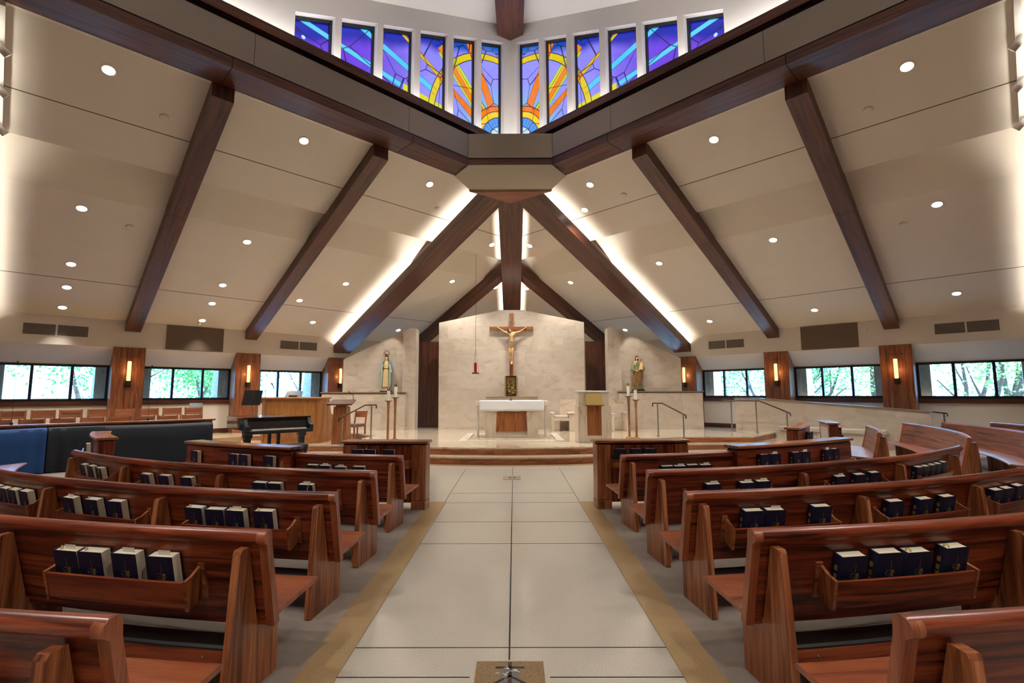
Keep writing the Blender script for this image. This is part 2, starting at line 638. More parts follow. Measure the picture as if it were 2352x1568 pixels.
def stained():
    """leaded glass glowing by itself in place of daylight behind it: rays and rings about the corner of the lantern; uv = (metres from corner, height above hub)"""
    m = bpy.data.materials.new('stained_glass')
    m.use_nodes = True
    nt = m.node_tree
    nt.nodes.clear()
    N, L = nt.nodes.new, nt.links.new

    def math_(op, a, b=None, c=None):
        n = N('ShaderNodeMath')
        n.operation = op
        for i, x in enumerate((a, b, c)):
            if x is None:
                continue
            if isinstance(x, (int, float)):
                n.inputs[i].default_value = x
            else:
                L(x, n.inputs[i])
        return n.outputs[0]

    def mixc(f, a, b):
        n = N('ShaderNodeMix')
        n.data_type = 'RGBA'
        if isinstance(f, (int, float)):
            n.inputs[0].default_value = f
        else:
            L(f, n.inputs[0])
        for i, x in ((6, a), (7, b)):
            if isinstance(x, str):
                n.inputs[i].default_value = hexl(x)
            else:
                L(x, n.inputs[i])
        return n.outputs[2]

    def step(x, a, b):
        n = N('ShaderNodeMapRange')
        n.interpolation_type = 'SMOOTHSTEP'
        n.inputs['From Min'].default_value = a
        n.inputs['From Max'].default_value = b
        L(x, n.inputs['Value'])
        return n.outputs[0]

    uv = N('ShaderNodeUVMap')
    sx = N('ShaderNodeSeparateXYZ')
    L(uv.outputs['UV'], sx.inputs[0])
    u, v = sx.outputs[0], sx.outputs[1]
    r = math_('SQRT', math_('ADD', math_('MULTIPLY', u, u), math_('MULTIPLY', v, v)))
    th = math_('MULTIPLY', math_('ARCTAN2', v, u), 57.29578)
    # sky of the glass: lavender near the hub, violet far off, deep blue over the arch
    nz = N('ShaderNodeTexNoise')
    nz.inputs['Scale'].default_value = .9
    L(uv.outputs['UV'], nz.inputs['Vector'])
    far = step(math_('ADD', r, math_('MULTIPLY', nz.outputs['Fac'], 1.2)), 3.2, 5.6)
    col = mixc(far, '8f8df0', '6a3fd8')
    d = math_('SUBTRACT', v, math_('SUBTRACT', 3.15, math_('MULTIPLY', u, .45)))
    d = math_('ADD', d, math_('MULTIPLY', math_('SUBTRACT', nz.outputs['Fac'], .5), .5))
    col = mixc(step(d, -.1, .22), col, mixc(step(u, .6, 3.2), '1a5fb4', '0d1fa8'))
    near = step(r, 2.3, 1.2)
    col = mixc(math_('MULTIPLY', near, .55), col, '6fd0c0')

    def ray(t0, w, k, c, r0, r1):
        nonlocal col
        a = math_('ABSOLUTE', math_('SUBTRACT', th, t0))
        lim = math_('DIVIDE', w, math_('POWER', r, k))
        f = math_('LESS_THAN', a, lim)
        f = math_('MULTIPLY', f, math_('MULTIPLY', math_('GREATER_THAN', r, r0), math_('LESS_THAN', r, r1)))
        edge = math_('MULTIPLY', f, math_('GREATER_THAN', a, math_('SUBTRACT', lim, math_('DIVIDE', .7, r))))
        col = mixc(f, col, c)
        return edge

    edges = []
    edges.append(ray(8.2, 7.0, 1.35, '58c8f2', 3.7, 9))
    edges.append(ray(17.0, 7.5, 1.3, '50c2f0', 2.75, 5.0))
    edges.append(ray(16.7, 3.4, 1.0, '38b0a0', 4.95, 9))
    # yellow ring
    f = math_('LESS_THAN', math_('ABSOLUTE', math_('SUBTRACT', r, 2.8)), .09)
    col = mixc(f, col, 'd8c020')
    edges.append(math_('LESS_THAN', math_('ABSOLUTE', math_('SUBTRACT', math_('ABSOLUTE', math_('SUBTRACT', r, 2.8)), .09)), .013))
    f = math_('LESS_THAN', v, math_('ADD', .52, math_('MULTIPLY', math_('SUBTRACT', u, 2.2), .06)))
    f = math_('MULTIPLY', f, math_('MULTIPLY', math_('GREATER_THAN', u, 2.2), math_('LESS_THAN', u, 3.6)))
    col = mixc(f, col, 'd0cc2a')
    edges.append(ray(41.0, 13.0, 1.0, 'b6d83a', 1.35, 3.2))
    edges.append(ray(40.5, 10.5, 1.35, 'e07f1c', 1.35, 3.3))
    edges.append(ray(43.0, 3.6, 1.2, 'f0c020', 1.5, 2.9))
    edges.append(ray(27.3, 11.0, 1.9, 'e0761a', 1.3, 2.9))
    edges.append(ray(27.3, 5.0, 1.25, 'd9b224', 2.9, 4.6))
    edges.append(ray(61.0, 10.5, 1.35, 'e8781c', 1.25, 3.2))
    edges.append(ray(84.0, 5.0, 1.2, 'd8cf3a', 1.25, 2.6))
    for r0, r1, c in ((0, 1.42, 'ea7a20'), (0, 1.27, 'f0c82a'), (0, 1.1, '4f94ea'), (0, .85, 'bfe0fa')):
        col = mixc(math_('LESS_THAN', r, r1), col, c)
        edges.append(math_('LESS_THAN', math_('ABSOLUTE', math_('SUBTRACT', r, r1)), .012))
    sp = math_('ABSOLUTE', math_('SUBTRACT', math_('FRACT', math_('DIVIDE', th, 7.5)), .5))
    edges.append(math_('MULTIPLY', math_('LESS_THAN', sp, .05), math_('LESS_THAN', r, 1.1)))
    # small round stars
    vo = N('ShaderNodeTexVoronoi')
    vo.inputs['Scale'].default_value = 1.9
    L(uv.outputs['UV'], vo.inputs['Vector'])
    st = math_('MULTIPLY', math_('LESS_THAN', vo.outputs['Distance'], .085), math_('GREATER_THAN', u, 3.2))
    col = mixc(st, col, 'b6dcf6')
    # lead lines
    vo2 = N('ShaderNodeTexVoronoi')
    vo2.feature = 'DISTANCE_TO_EDGE'
    vo2.inputs['Scale'].default_value = 1.25
    L(uv.outputs['UV'], vo2.inputs['Vector'])
    lead = math_('LESS_THAN', vo2.outputs['Distance'], .012)
    for e in edges:
        lead = math_('MAXIMUM', lead, e)
    col = mixc(math_('MULTIPLY', lead, .85), col, '0a1440')
    em = N('ShaderNodeEmission')
    L(col, em.inputs[0])
    em.inputs[1].default_value = 1.15  # daylight through the panes is put in as emission
    gl = N('ShaderNodeBsdfGlossy')
    gl.inputs['Roughness'].default_value = .08
    gl.inputs['Color'].default_value = (.05, .05, .05, 1)
    ad = N('ShaderNodeAddShader')
    o = N('ShaderNodeOutputMaterial')
    L(em.outputs[0], ad.inputs[0])
    L(gl.outputs[0], ad.inputs[1])
    L(ad.outputs[0], o.inputs[0])
    return m


M['stained'] = stained()
# ------------------------------------------------------------------ the room: four walls round a diamond plan, roof rising to a square lantern
def frame4(x, y, o=(0, 0, 0)):
    return Matrix(((x[0], y[0], 0, o[0]), (x[1], y[1], 0, o[1]), (0, 0, 1, o[2]), (0, 0, 0, 1)))


FR = {'L': frame4((R2, R2), (-R2, R2)), 'R': frame4((-R2, R2), (R2, R2))}
_rot = Matrix.Translation((0, 5.7, 0)) @ Matrix.Rotation(pi, 4, 'Z') @ Matrix.Translation((0, -5.7, 0))
FR['BR'] = _rot @ FR['L']
FR['BL'] = _rot @ FR['R']
GD = {k: V((f[0][0], f[1][0], 0)) for k, f in FR.items()}      # direction along each wall
ND = {k: V((f[0][1], f[1][1], 0)) for k, f in FR.items()}      # outward normal of each wall
SIDE = {'L': 'left', 'R': 'right', 'BL': 'rear_left', 'BR': 'rear_right'}
TC = 4.03
SW, SB, SO, SI = 19.1, 18.58, 10.02, 9.3
SLOPE = .419


def cz(s):
    return 3.85 + SLOPE * (SB - s)


def pt(side, t, s, z):
    return FR[side] @ V((t, s, z))


WIN = [(-.57, 1.95), (2.73, 5.25), (6.03, 8.5), (9.28, 11.8)]
PIL = [(1.95, 2.73), (5.25, 6.03), (8.5, 9.28), (-1.35, -.57)]
WZ0, WZ1 = 1.46, 2.53

# floor: pale terrazzo, with carpet under the pews
fl = MB()
fl.box(-24, 24, -12, 30, -.25, 0)
floor = struct(fl.build('floor', M['terrazzo'], loc=(0, 0, 0)))
PC = (.0465, 15.01)                     # centre of the curved pew rows


def sector(r0, r1, a0, a1, z0, z1, seg=24):
    b = MB()
    b.arc([(r0, z0), (r1, z0), (r1, z1), (r0, z1)], PC, a0, a1, seg)
    return b


def carpet_poly(sign):
    x0 = PC[0] + sign * 1.25
    a = radians(41)
    pts = [(x0, 7.3), (x0, -8), (PC[0] + sign * 20 * sin(a), -8), (PC[0] + sign * 20 * sin(a), PC[1] - 20 * cos(a)), (PC[0] + sign * 7.9 * sin(a), PC[1] - 7.9 * cos(a))]
    for k in range(1, 9):
        q = radians(41 - k * 4)
        if 7.9 * sin(q) > 1.35:
            pts.append((PC[0] + sign * 7.9 * sin(q), PC[1] - 7.9 * cos(q)))
    return pts


for sg in (-1, 1):
    b = MB()
    b.prism(carpet_poly(sg), -.002, .006)
    b.build('carpet', M['carpet'], parent=floor)
    b = sector(8.25, 14.8, sg * radians(46), sg * radians(80), -.002, .006)
    b.build('carpet', M['carpet'], parent=floor)
    b = MB()
    b.box(PC[0] + sg * 1.015, PC[0] + sg * 1.25, -8, 7.77, -.002, .009)
    b.build('aisle_border', M['tan'], parent=floor)
b = MB()
for y in (1.9, 3.08, 3.42, 5.67, 6.6, 7.73, 8.45):
    if y == 3.08:
        b.box(-.97, -.19, y - .004, y + .004, -.001, .0015)
        b.box(.28, 1.06, y - .004, y + .004, -.001, .0015)
    else:
        b.box(-.97, 1.06, y - .004, y + .004, -.001, .0015)
b.build('paving_joint', M['joint'], parent=floor)
b = MB()
b.box(.035, .045, 3.27, 11.3, -.001, .0016)
for sx in (-1, 1):
    b.box(.04 + sx * 1.03 - .004, .04 + sx * 1.03 + .004, 7.77, 11.2, -.001, .0015)
b.build('paving_joint', M['joint'], parent=floor)
# brown granite tile with a cross, dove and roof inlay
b = MB()
b.box(-.16, .25, 2.72, 3.25, -.001, .003)
em = b.build('emblem_tile', M['emblem_tan'], parent=floor)
b = MB()
b.box(-.015, .105, 2.6, 3.19, 0, .0042)
b.build('emblem_field', mat('emblem_grey', '6b6a68', .3), parent=em)
b = MB()
b.box(.034, .056, 2.75, 3.235, 0, .006)
b.box(-.042, .132, 3.17, 3.184, 0, .006)
for sg in (-1, 1):
    b.prism([(.045, 3.095), (.045 + sg * .14, 2.98), (.045 + sg * .14, 2.962), (.045, 3.077)], 0, .006)
b.build('emblem_cross', mat('emblem_brown', '35281f', .3), parent=em)
b = MB()
for p0, p1, p2, w in (((.045, 3.13), (.075, 3.155), (.105, 3.12), .011), ((.04, 3.13), (.045, 3.17), (.02, 3.178), .010), ((.045, 3.135), (.04, 3.165), (.008, 3.165), .008), ((.05, 3.135), (.07, 3.15), (.09, 3.15), .009),
                      ((.042, 3.13), (.02, 3.11), (.006, 3.06), .010), ((0, 3.11), (.02, 3.10), (.03, 3.08), .007), ((-.04, 3.108), (-.03, 3.12), (-.015, 3.113), .006), ((.03, 3.10), (.02, 3.07), (.012, 3.03), .008)):
    top, bot = [], []
    for k in range(9):
        q = k / 8
        x = (1 - q) ** 2 * p0[0] + 2 * q * (1 - q) * p1[0] + q * q * p2[0]
        y = (1 - q) ** 2 * p0[1] + 2 * q * (1 - q) * p1[1] + q * q * p2[1]
        h = w * .5 * sin(pi * (.1 + .86 * q))
        top.append((x, y + h))
        bot.append((x, y - h))
    b.prism(top + bot[::-1], 0, .0075)
b.build('emblem_dove', M['white'], parent=em)
# power box lid in the floor before the steps
b = MB()
b.bbox(-.145, .195, 9.74, 10.14, 0, .006, .003)
lid = b.build('floor_box', mat('floor_plate', '9c8f7a', .35, metal=.4))
tag(lid, 'flat beige floor box lid set into the aisle before the steps', 'floor box')
b = MB()
b.box(-.03, .02, 9.9, 9.97, .005, .011)
b.box(.05, .1, 9.9, 9.97, .005, .011)
b.build('latch', M['bronze'], parent=lid)

# side walls with their window bays
for sd in ('L', 'R'):
    f = FR[sd]
    b = MB()
    b.box(-11.04, 19.1, SW, SW + .3, -.1, WZ0, f)
    b.box(-11.04, 19.1, SW, SW + .3, WZ1, 4.4, f)
    prev = -11.04
    for a, c in sorted(WIN):
        b.box(prev, a, SW, SW + .3, WZ0, WZ1, f)
        prev = c
    b.box(prev, 19.1, SW, SW + .3, WZ0, WZ1, f)
    struct(b.build('wall_' + SIDE[sd], M['plaster'], grain=GD[sd]))
    # cream band with the sloped soffit down to the window heads
    b = MB()
    b.prism([(SB, 3.88), (SB, 3.04), (SW + .02, WZ1), (SW + .02, 3.95)], -11.04, 18.6, f @ Matrix(((0, 0, 1, 0), (1, 0, 0, 0), (0, 1, 0, 0), (0, 0, 0, 1))))
    struct(b.build('trim_1' if sd == 'L' else 'trim_2', M['band'], grain=GD[sd]))
    b = MB()
    prev = 2.73
    for a, c in WIN:
        b.box(a, c, SW - .05, SW + .02, 1.33, WZ0, f)
    struct(b.build('trim_3' if sd == 'L' else 'trim_4', M['panelwood'], grain=GD[sd]))
    b = MB()
    for a, c in WIN[1:]:
        b.box(a, c, SW - .03, SW + .01, .34, .50, f)
    struct(b.build('baseboard_left' if sd == 'L' else 'baseboard_right', M['panelwood'], grain=GD[sd]))
    # oak pilasters
    for i, (a, c) in enumerate(PIL):
        b = MB()
        b.box(a, c, SB - .02, SW + .02, 0, 3.06, f)
        p = struct(b.build('pilaster', M['oak'], grain=(0, 0, 1)))
        b = MB()
        for x in (a + .17, c - .17):
            b.box(x - .004, x + .004, SB - .0215, SB, .36, 3.05, f)
        for z in (2.78, .7):
            b.box(a + (.17 if z > 2 else 0), c - (.17 if z > 2 else 0), SB - .0215, SB, z - .004, z + .004, f)
        b.build('panel_joint', M['joint'], parent=p)
        b = MB()
        b.box(a - .01, c + .01, SB - .035, SB - .01, .0, .5, f)
        b.build('plinth', M['oak'], parent=p, grain=GD[sd])
for sd in ('BL', 'BR'):
    b = MB()
    b.box(-11.04, 19.1, SW, SW + .3, -.1, 4.4, FR[sd])
    struct(b.build('wall_' + SIDE[sd], M['plaster'], grain=GD[sd]))

# ceiling planes
for sd in ('L', 'R', 'BL', 'BR'):
    f = FR[sd]
    rows = [(SO, 0), (12.48, 0), (12.50, .42), (13.65, .0), (16, 0), (SB + .02, 0)] if sd in 'LR' else [(SO, 0), (SB + .6, 0)]
    b = MB()
    rings = []
    for s, dz in rows:
        rings.append([f @ V((2 * TC - s, s, cz(s) + dz)), f @ V((s, s, cz(s) + dz))])
    b.loft(rings, closed=False, caps=False)
    b.loft([[q + V((0, 0, .3)) for q in r] for r in (rings[0], rings[-1])], closed=False, caps=False)
    struct(b.build('ceiling', M['plaster'], grain=GD[sd], recalc=False, flat=True))
    if sd in 'LR':
        # narrow shadow joints between the plasterboard panels, and a short end stop in each recess
        b = MB()
        for s in (11.5, 16.77):
            b.box(2 * TC - s + .1, s - .1, s - .008, s + .008, -.004, .03, f @ Matrix(((1, 0, 0, 0), (0, 1, 0, 0), (0, -SLOPE, 1, cz(s) + SLOPE * s), (0, 0, 0, 1))))
        struct(b.build('trim_5' if sd == 'L' else 'trim_6', mat('panel_joint_grey', '5d5244', .9), grain=GD[sd]))


# a frame whose x runs down the ceiling slope: (s, t, h) with h the height over the ceiling plane
def slope(sd):
    return FR[sd] @ Matrix(((0, 1, 0, 0), (1, 0, 0, 0), (-SLOPE, 0, 1, cz(0)), (0, 0, 0, 1)))


for sd in ('L', 'R'):
    sf = slope(sd)
    dn = ND[sd] - V((0, 0, SLOPE))
    for t0 in (2.38, 5.69):
        b = MB()
        b.box(SO - .05, SB + .03, t0 - .19, t0 + .19, -.31, .04, sf)
        o = struct(b.build('ceiling_rafter', M['beam'], grain=dn))
        b = MB()
        for s in (13.3, 17.5):
            b.box(s - .004, s + .004, t0 - .1915, t0 + .1915, -.3115, .0, sf)
        b.build('butt_joint', M['joint'], parent=o)
    # deeper rafters at the hub, each with a lit trough along its outer flank
    for t0, sgn in ((9.03, -1), (-.98, 1)):
        b = MB()
        b.box(SO - .42 if t0 > 0 else SO - .05, SB + .05, t0 - .34, t0 + .34, -.60, -.38, sf)
        b.box(SO - .30 if t0 > 0 else SO - .05, SB + .05, min(t0 - sgn * .34, t0 + sgn * .08), max(t0 - sgn * .34, t0 + sgn * .08), -.39, .06, sf)
        e = t0 + sgn * .34
        b.box(SO - .30 if t0 > 0 else SO - .05, SB + .05, min(e, e - sgn * .03), max(e, e - sgn * .03), -.39, -.30, sf)
        o = struct(b.build('ceiling_rafter', M['beam'], grain=dn))
        b = MB()
        for s in (14.6, 17.35):
            b.box(s - .004, s + .004, t0 - .3415, t0 + .3415, -.6015, -.35, sf)
        b.build('butt_joint', M['joint'], parent=o)
        b = MB()
        e = t0 + sgn * .20
        b.box(SO + .05, SB - .1, e - .04, e + .04, -.378, -.36, sf)
        b.build('cove_light', M['cove'], parent=o)
    # jack rafters falling from the hip behind the altar wall
    for t0 in (12.33, 15.64):
        b = MB()
        b.box(t0 - .1, SB + .03, t0 - .19, t0 + .19, -.40, .04, sf)
        struct(b.build('ceiling_rafter', M['beam'], grain=dn))

# hip beam over the altar, lit along both flanks
b = MB()
hz = lambda y: cz(y * R2)
hf = Matrix(((0, 1, 0, 0), (1, 0, 0, 0), (-SLOPE * R2, 0, 1, cz(0)), (0, 0, 0, 1)))
b.box(13.2, 26, -.355, .355, -.62, -.40, hf)
b.box(13.2, 26, -.10, .10, -.41, .02, hf)
for sg in (-1, 1):
    b.box(13.4, 26, min(sg * .355, sg * .325), max(sg * .355, sg * .325), -.41, -.32, hf)
hip = struct(b.build('ceiling_hip_beam', M['beam'], grain=(0, 1, -SLOPE * R2)))
for sg in (-1, 1):
    b = MB()
    b.box(14.6, 25.5, sg * .22 - .04, sg * .22 + .04, -.398, -.38, hf)
    b.build('cove_light', M['cove'], parent=hip)

# ring beam of the lantern: oak beam, taupe panel, black reveal, oak rail with a cove of light behind it
for sd in ('L', 'R', 'BL', 'BR'):
    f = FR[sd]
    t0, t1 = (2 * TC - SI, 7.785) if sd in 'LR' else (2 * TC - SI, SI)
    b = MB()
    b.box(t0, t1, SI, SO + .03, 7.43, 7.62, f)
    o = struct(b.build('ceiling_ring_beam', M['beam'], grain=GD[sd]))
    b = MB()
    b.box(t0, t1, SI + .012, SI + .05, 7.61, 7.66, f)
    b.build('black_reveal', M['gap'], parent=o)
    b = MB()
    b.box(t0, t1, SI, SI + .06, 7.645, 8.27, f)
    b.build('metal_panel', M['panel'], parent=o, grain=GD[sd])
    b = MB()
    b.box(t0, SI + .25, SI + .12, SI + .35, 8.1, 8.45, f)
    b.build('black_reveal', M['gap'], parent=o)
    b = MB()
    b.box(t0, SI, SI, SI + .05, 8.40, 8.60, f)
    b.box(t0, SI + .1, SI + .02, 9.78, 8.40, 8.44, f)
    b.build('oak_rail', M['beam'], parent=o, grain=GD[sd])
    b = MB()
    b.box(t0, SI + .1, 9.42, 9.52, 8.442, 8.46, f)
    b.build('cove_light', M['ring'], parent=o)
    b = MB()
    b.box(2 * TC - SO, SO, SO - .03, SO + .05, 7.42, 8.40, f)
    b.build('back_board', M['plaster'], parent=o)
    if sd in 'LR':
        b = MB()
        for t in (2.34, 6.12):
            b.box(t - .008, t + .008, SI - .002, SO + .032, 7.428, 7.622, f)
        for t in (2.69, 6.01):
            b.box(t - .004, t + .004, SI - .001, SI + .02, 7.65, 8.268, f)
        b.build('butt_joint', M['gap'], parent=o)

# hub where the ring beams meet over the sanctuary
hub_poly = [(-1.07, 12.08), (1.07, 12.08), (1.60, 12.61), (.35, 14.0), (-.35, 14.0), (-1.60, 12.61)]
b = MB()
b.box(-1.07, 1.07, 12.09, 12.15, 7.44, 7.605)
b.prism([(-1.06, 12.1), (1.06, 12.1), (1.58, 12.62), (.3, 13.9), (-.3, 13.9), (-1.58, 12.62)], 7.45, 7.60)
hub = struct(b.build('ceiling_hub', M['beam'], grain=(1, 0, 0)))
b = MB()
b.bbox(-1.07, 1.07, 12.07, 12.13, 7.635, 8.28, .006)
b.build('metal_panel', M['panelgloss'], parent=hub)
b = MB()
b.box(-1.06, 1.06, 12.10, 12.5, 7.60, 7.64)
b.box(-1.06, 1.06, 12.12, 12.5, 7.64, 8.26)
b.build('black_reveal', M['gap'], parent=hub)
b = MB()
up = [V((-1.07, 12.08, 7.44)), V((1.07, 12.08, 7.44)), V((1.445, 12.33, 7.26)), V((1.105, 12.66, 7.05)), V((-1.105, 12.66, 7.05)), V((-1.445, 12.33, 7.26))]
b.loft([up, [q + V((0, .03, .05)) for q in up]])
b.build('soffit_panel', M['panelgloss'], parent=hub)
b = MB()
lo = [V((-1.105, 12.66, 7.05)), V((1.105, 12.66, 7.05)), V((1.10, 12.69, 7.012)), V((-1.10, 12.69, 7.012))]
b.loft([lo, [q + V((0, .05, .03)) for q in lo]])
b.build('edge_strip', M['ledge'], parent=hub)
b = MB()
b.prism([(-1.09, 12.68), (1.09, 12.68), (.74, 12.93), (0, 13.52), (-.74, 12.93)], 6.99, 7.42)
b.build('oak_block', M['oak'], parent=hub, grain=(1, 0, 0))

# lantern walls with the stained glass
OPEN = [(3.52, 4.36), (4.51, 5.37), (5.52, 6.38), (6.55, 7.42), (7.59, 8.42), (8.57, 9.44)]
zl = lambda t: 10.2 + .415 * abs(t - TC)
zh = lambda t: 9.452 + .414 * (t - 3.546)
XZ = Matrix(((1, 0, 0, 0), (0, 0, 1, 0), (0, 1, 0, 0), (0, 0, 0, 1)))      # polygon (t,z), extruded along s
wn = 0
for sd in ('L', 'R', 'BL', 'BR'):
    f = FR[sd] @ XZ
    b = MB()
    if sd in 'LR':
        cuts = [2 * TC - 9.7, TC] + []
        b.prism([(2 * TC - 9.7, 8.1), (OPEN[0][0], 8.1), (OPEN[0][0], zl(OPEN[0][0])), (2 * TC - 9.7, zl(2 * TC - 9.7))], 9.7, 9.98, f)
        for i, (a, c) in enumerate(OPEN):
            n = OPEN[i + 1][0] if i < 5 else 9.72
            b.prism([(c, 8.1), (n, 8.1), (n, zl(n) + .05), (c, zl(c) + .05)], 9.7, 9.98, f)
            b.prism([(a, zh(a)), (c, zh(c)), (c, zl(c) + .05), (a, zl(a) + .05)], 9.7, 9.98, f)
            b.prism([(a, 8.1), (c, 8.1), (c, 8.5), (a, 8.5)], 9.7, 9.98, f)
    else:
        b.prism([(2 * TC - 9.7, 8.1), (9.72, 8.1), (9.72, zl(9.72)), (TC, zl(TC)), (2 * TC - 9.7, zl(2 * TC - 9.7))], 9.7, 9.98, f)
    struct(b.build('wall_lantern_' + SIDE[sd], M['lantern'], grain=GD[sd]))
    if sd not in 'LR':
        continue
    for i, (a, c) in enumerate(OPEN):
        wn += 1
        b = MB()
        w = .055
        b.prism([(a, 8.45), (a + w, 8.45), (a + w, zh(a + w)), (a, zh(a))], 9.84, 9.93, f)
        b.prism([(c - w, 8.45), (c, 8.45), (c, zh(c)), (c - w, zh(c - w))], 9.84, 9.93, f)
        b.prism([(a, zh(a) - .085), (c, zh(c) - .085), (c, zh(c) + .01), (a, zh(a) + .01)], 9.84, 9.93, f)
        b.prism([(a, 8.42), (c, 8.42), (c, 8.5), (a, 8.5)], 9.84, 9.93, f)
        fr = struct(b.build('window_%d' % wn, M['frame'], grain=(0, 0, 1)))
        b = MB()
        q = [(a + .02, 8.46), (c - .02, 8.46), (c - .02, zh(c - .02) - .03), (a + .02, zh(a + .02) - .03)]
        g0 = [f @ V((x, z, 9.885)) for x, z in q]
        g1 = [f @ V((x, z, 9.895)) for x, z in q]
        uvq = [(9.8 - x, z - 8.6) for x, z in q]
        b.add(g0 + g1, [(0, 1, 2, 3), (4, 5, 6, 7), (0, 1, 5, 4), (1, 2, 6, 5), (2, 3, 7, 6), (3, 0, 4, 7)],
              [uvq, uvq] + [[uvq[k], uvq[(k + 1) % 4], uvq[(k + 1) % 4], uvq[k]] for k in range(4)])
        b.build('stained_glass_pane', M['stained'], parent=fr)
# lantern roof, folded so that it rises to each corner, and the ridge beam over the axis
b = MB()
C0 = V((0, 5.7, 10.2))
hl = (9.72 - TC) * sqrt(2)
K = [V((0, 5.7 + hl, 12.56)), V((-hl, 5.7, 12.56)), V((0, 5.7 - hl, 12.56)), V((hl, 5.7, 12.56))]
for i in range(4):
    k, n = K[i], K[(i + 1) % 4]
    mid = (k + n) / 2
    mid.z = 10.2
    b.add([C0, k, mid], [(0, 1, 2)])
    b.add([C0, mid, n], [(0, 1, 2)])
struct(b.build('ceiling_lantern', M['lantern'], recalc=False, flat=True))
b = MB()
bf = Matrix(((1, 0, 0, 0), (0, 1, 0, 0), (0, .293, 1, 12.09 - .293 * 13.72), (0, 0, 0, 1)))
b.box(-.37, .37, 6.2, 13.72, 0, .42, bf)
struct(b.build('ceiling_lantern_beam', M['beam'], grain=(0, 1, .29)))

# side windows
for sd in ('L', 'R'):
    f = FR[sd]
    for i, (a, c) in enumerate(WIN):
        wn += 1
        b = MB()
        y0, y1 = SW + .01, SW + .10
        b.box(a, c, y0, y1, WZ1 - .07, WZ1 + .01, f)
        b.box(a, c, y0, y1, WZ0 - .01, WZ0 + .08, f)
        for x in (a + .035, a + (c - a) * .333, a + (c - a) * .667, c - .035):
            b.box(x - .035, x + .035, y0, y1, WZ0, WZ1, f)
        fr = struct(b.build('window_%d' % wn, M['frame'], grain=GD[sd]))
        for k in range(3):
            b = MB()
            b.box(a + (c - a) * k / 3 + .02, a + (c - a) * (k + 1) / 3 - .02, SW + .05, SW + .056, WZ0 + .05, WZ1 - .04, f)
            b.build('pane', M['glass'], parent=fr)
        if i < 4:
            m_ = f @ Matrix.Translation(((a + c) / 2, SW + .35, (WZ0 + WZ1) / 2))
            ld = bpy.data.lights.new('daylight_portal', 'AREA')
            ld.shape = 'RECTANGLE'
            ld.size = c - a
            ld.size_y = WZ1 - WZ0
            ld.cycles.is_portal = True
            lo_ = bpy.data.objects.new('daylight_portal', ld)
            COL.objects.link(lo_)
            n = -ND[sd]
            lo_.location = m_.to_translation()
            lo_.rotation_euler = n.to_track_quat('-Z', 'Y').to_euler()

# ------------------------------------------------------------------ sanctuary platform, two oak risers with marble treads
def mirror_path(h):
    return [(-x, y) for x, y in h[::-1] if x > 0] + h


lowR = [(0, 11.667), (1, 11.72), (1.84, 11.88), (2.8, 12.2), (3.6, 12.75), (4.3, 13.6), (4.85, 14.55), (5.2, 14.63), (8.9, 14.63)]
topR = [(0, 12.07), (1, 12.13), (1.84, 12.27), (2.6, 12.55), (3.35, 13.1), (3.95, 13.85), (4.4, 14.68), (5.13, 15.0), (7.23, 15.0), (8.45, 16.27)]
lowL = [(-x, y) for x, y in lowR[:7]] + [(-5.2, 14.52), (-9.6, 14.52)]
topL = [(-x, y) for x, y in topR[:7]] + [(-4.25, 15.7), (-5.6, 17.0), (-5.9, 17.6), (-7.9, 16.1), (-9.6, 15.75)]


def smooth(p, n=5, k=6):
    out = []
    for i in range(len(p) - 1):
        a, c = p[i], p[i + 1]
        if i < k:
            p0, p3 = p[max(i - 1, 0)], p[min(i + 2, len(p) - 1)] if i + 2 <= k else p[i + 1]
            if i == 0:
                p0 = (-p[1][0], p[1][1])
            for j in range(n):
                t = j / n
                out.append(tuple(.5 * (2 * a[d] + (c[d] - p0[d]) * t + (2 * p0[d] - 5 * a[d] + 4 * c[d] - p3[d]) * t * t + (3 * a[d] - p0[d] - 3 * c[d] + p3[d]) * t ** 3) for d in (0, 1)))
        else:
            out.append(a)
    out.append(p[-1])
    return out


def platform(right, left, z0, z1, tread, name, back):
    path = smooth(left)[::-1][:-1] + smooth(right)
    b = MB()
    b.prism(path + back, z0, z1 - .035)
    o = struct(b.build(name, M['step'], grain=(1, 0, 0)))
    b = MB()
    b.prism(path + back, z1 - .035, z1)
    b.build('marble_tread', M['marble_f'], parent=o, grain=(1, 0, 0))
    return o


platform(lowR, lowL, 0, .177, .4, 'floor_lower_step', [(8.9, 18.0), (0, 26.5), (-11.0, 15.8)])
platform(topR, topL, .17, .35, 0, 'floor_platform', [(9.3, 17.4), (0, 26.8), (-13.2, 13.4), (-12.6, 13.0)])
b = MB()
path = smooth(lowR)[:31]
path = [(-x, y) for x, y in path[::-1]][:-1] + path
b.prism([(x, y + .02) for x, y in path] + [(x * 1.03, y - .22) for x, y in path[::-1]], -.001, .004)
b.build('tan_strip', M['tan'], parent=floor)
# white marble border let into the floor round the altar
b = MB()
for x0, x1, y0, y1 in ((-1.45, 1.47, 13.90, 14.06), (-1.45, 1.47, 16.3, 16.45), (-1.45, -1.25, 14.06, 16.3), (1.27, 1.47, 14.06, 16.3)):
    b.box(x0, x1, y0, y1, .349, .3525)
b.build('inlay_border', M['marble_w'], parent=bpy.data.objects['floor_platform'])
b = MB()
for x0, x1, y0, y1 in ((-1.25, -1.19, 14.06, 16.3), (1.21, 1.27, 14.06, 16.3)):
    b.box(x0, x1, y0, y1, .349, .3522)
b.build('inlay_line', M['ledge'], parent=bpy.data.objects['floor_platform'])

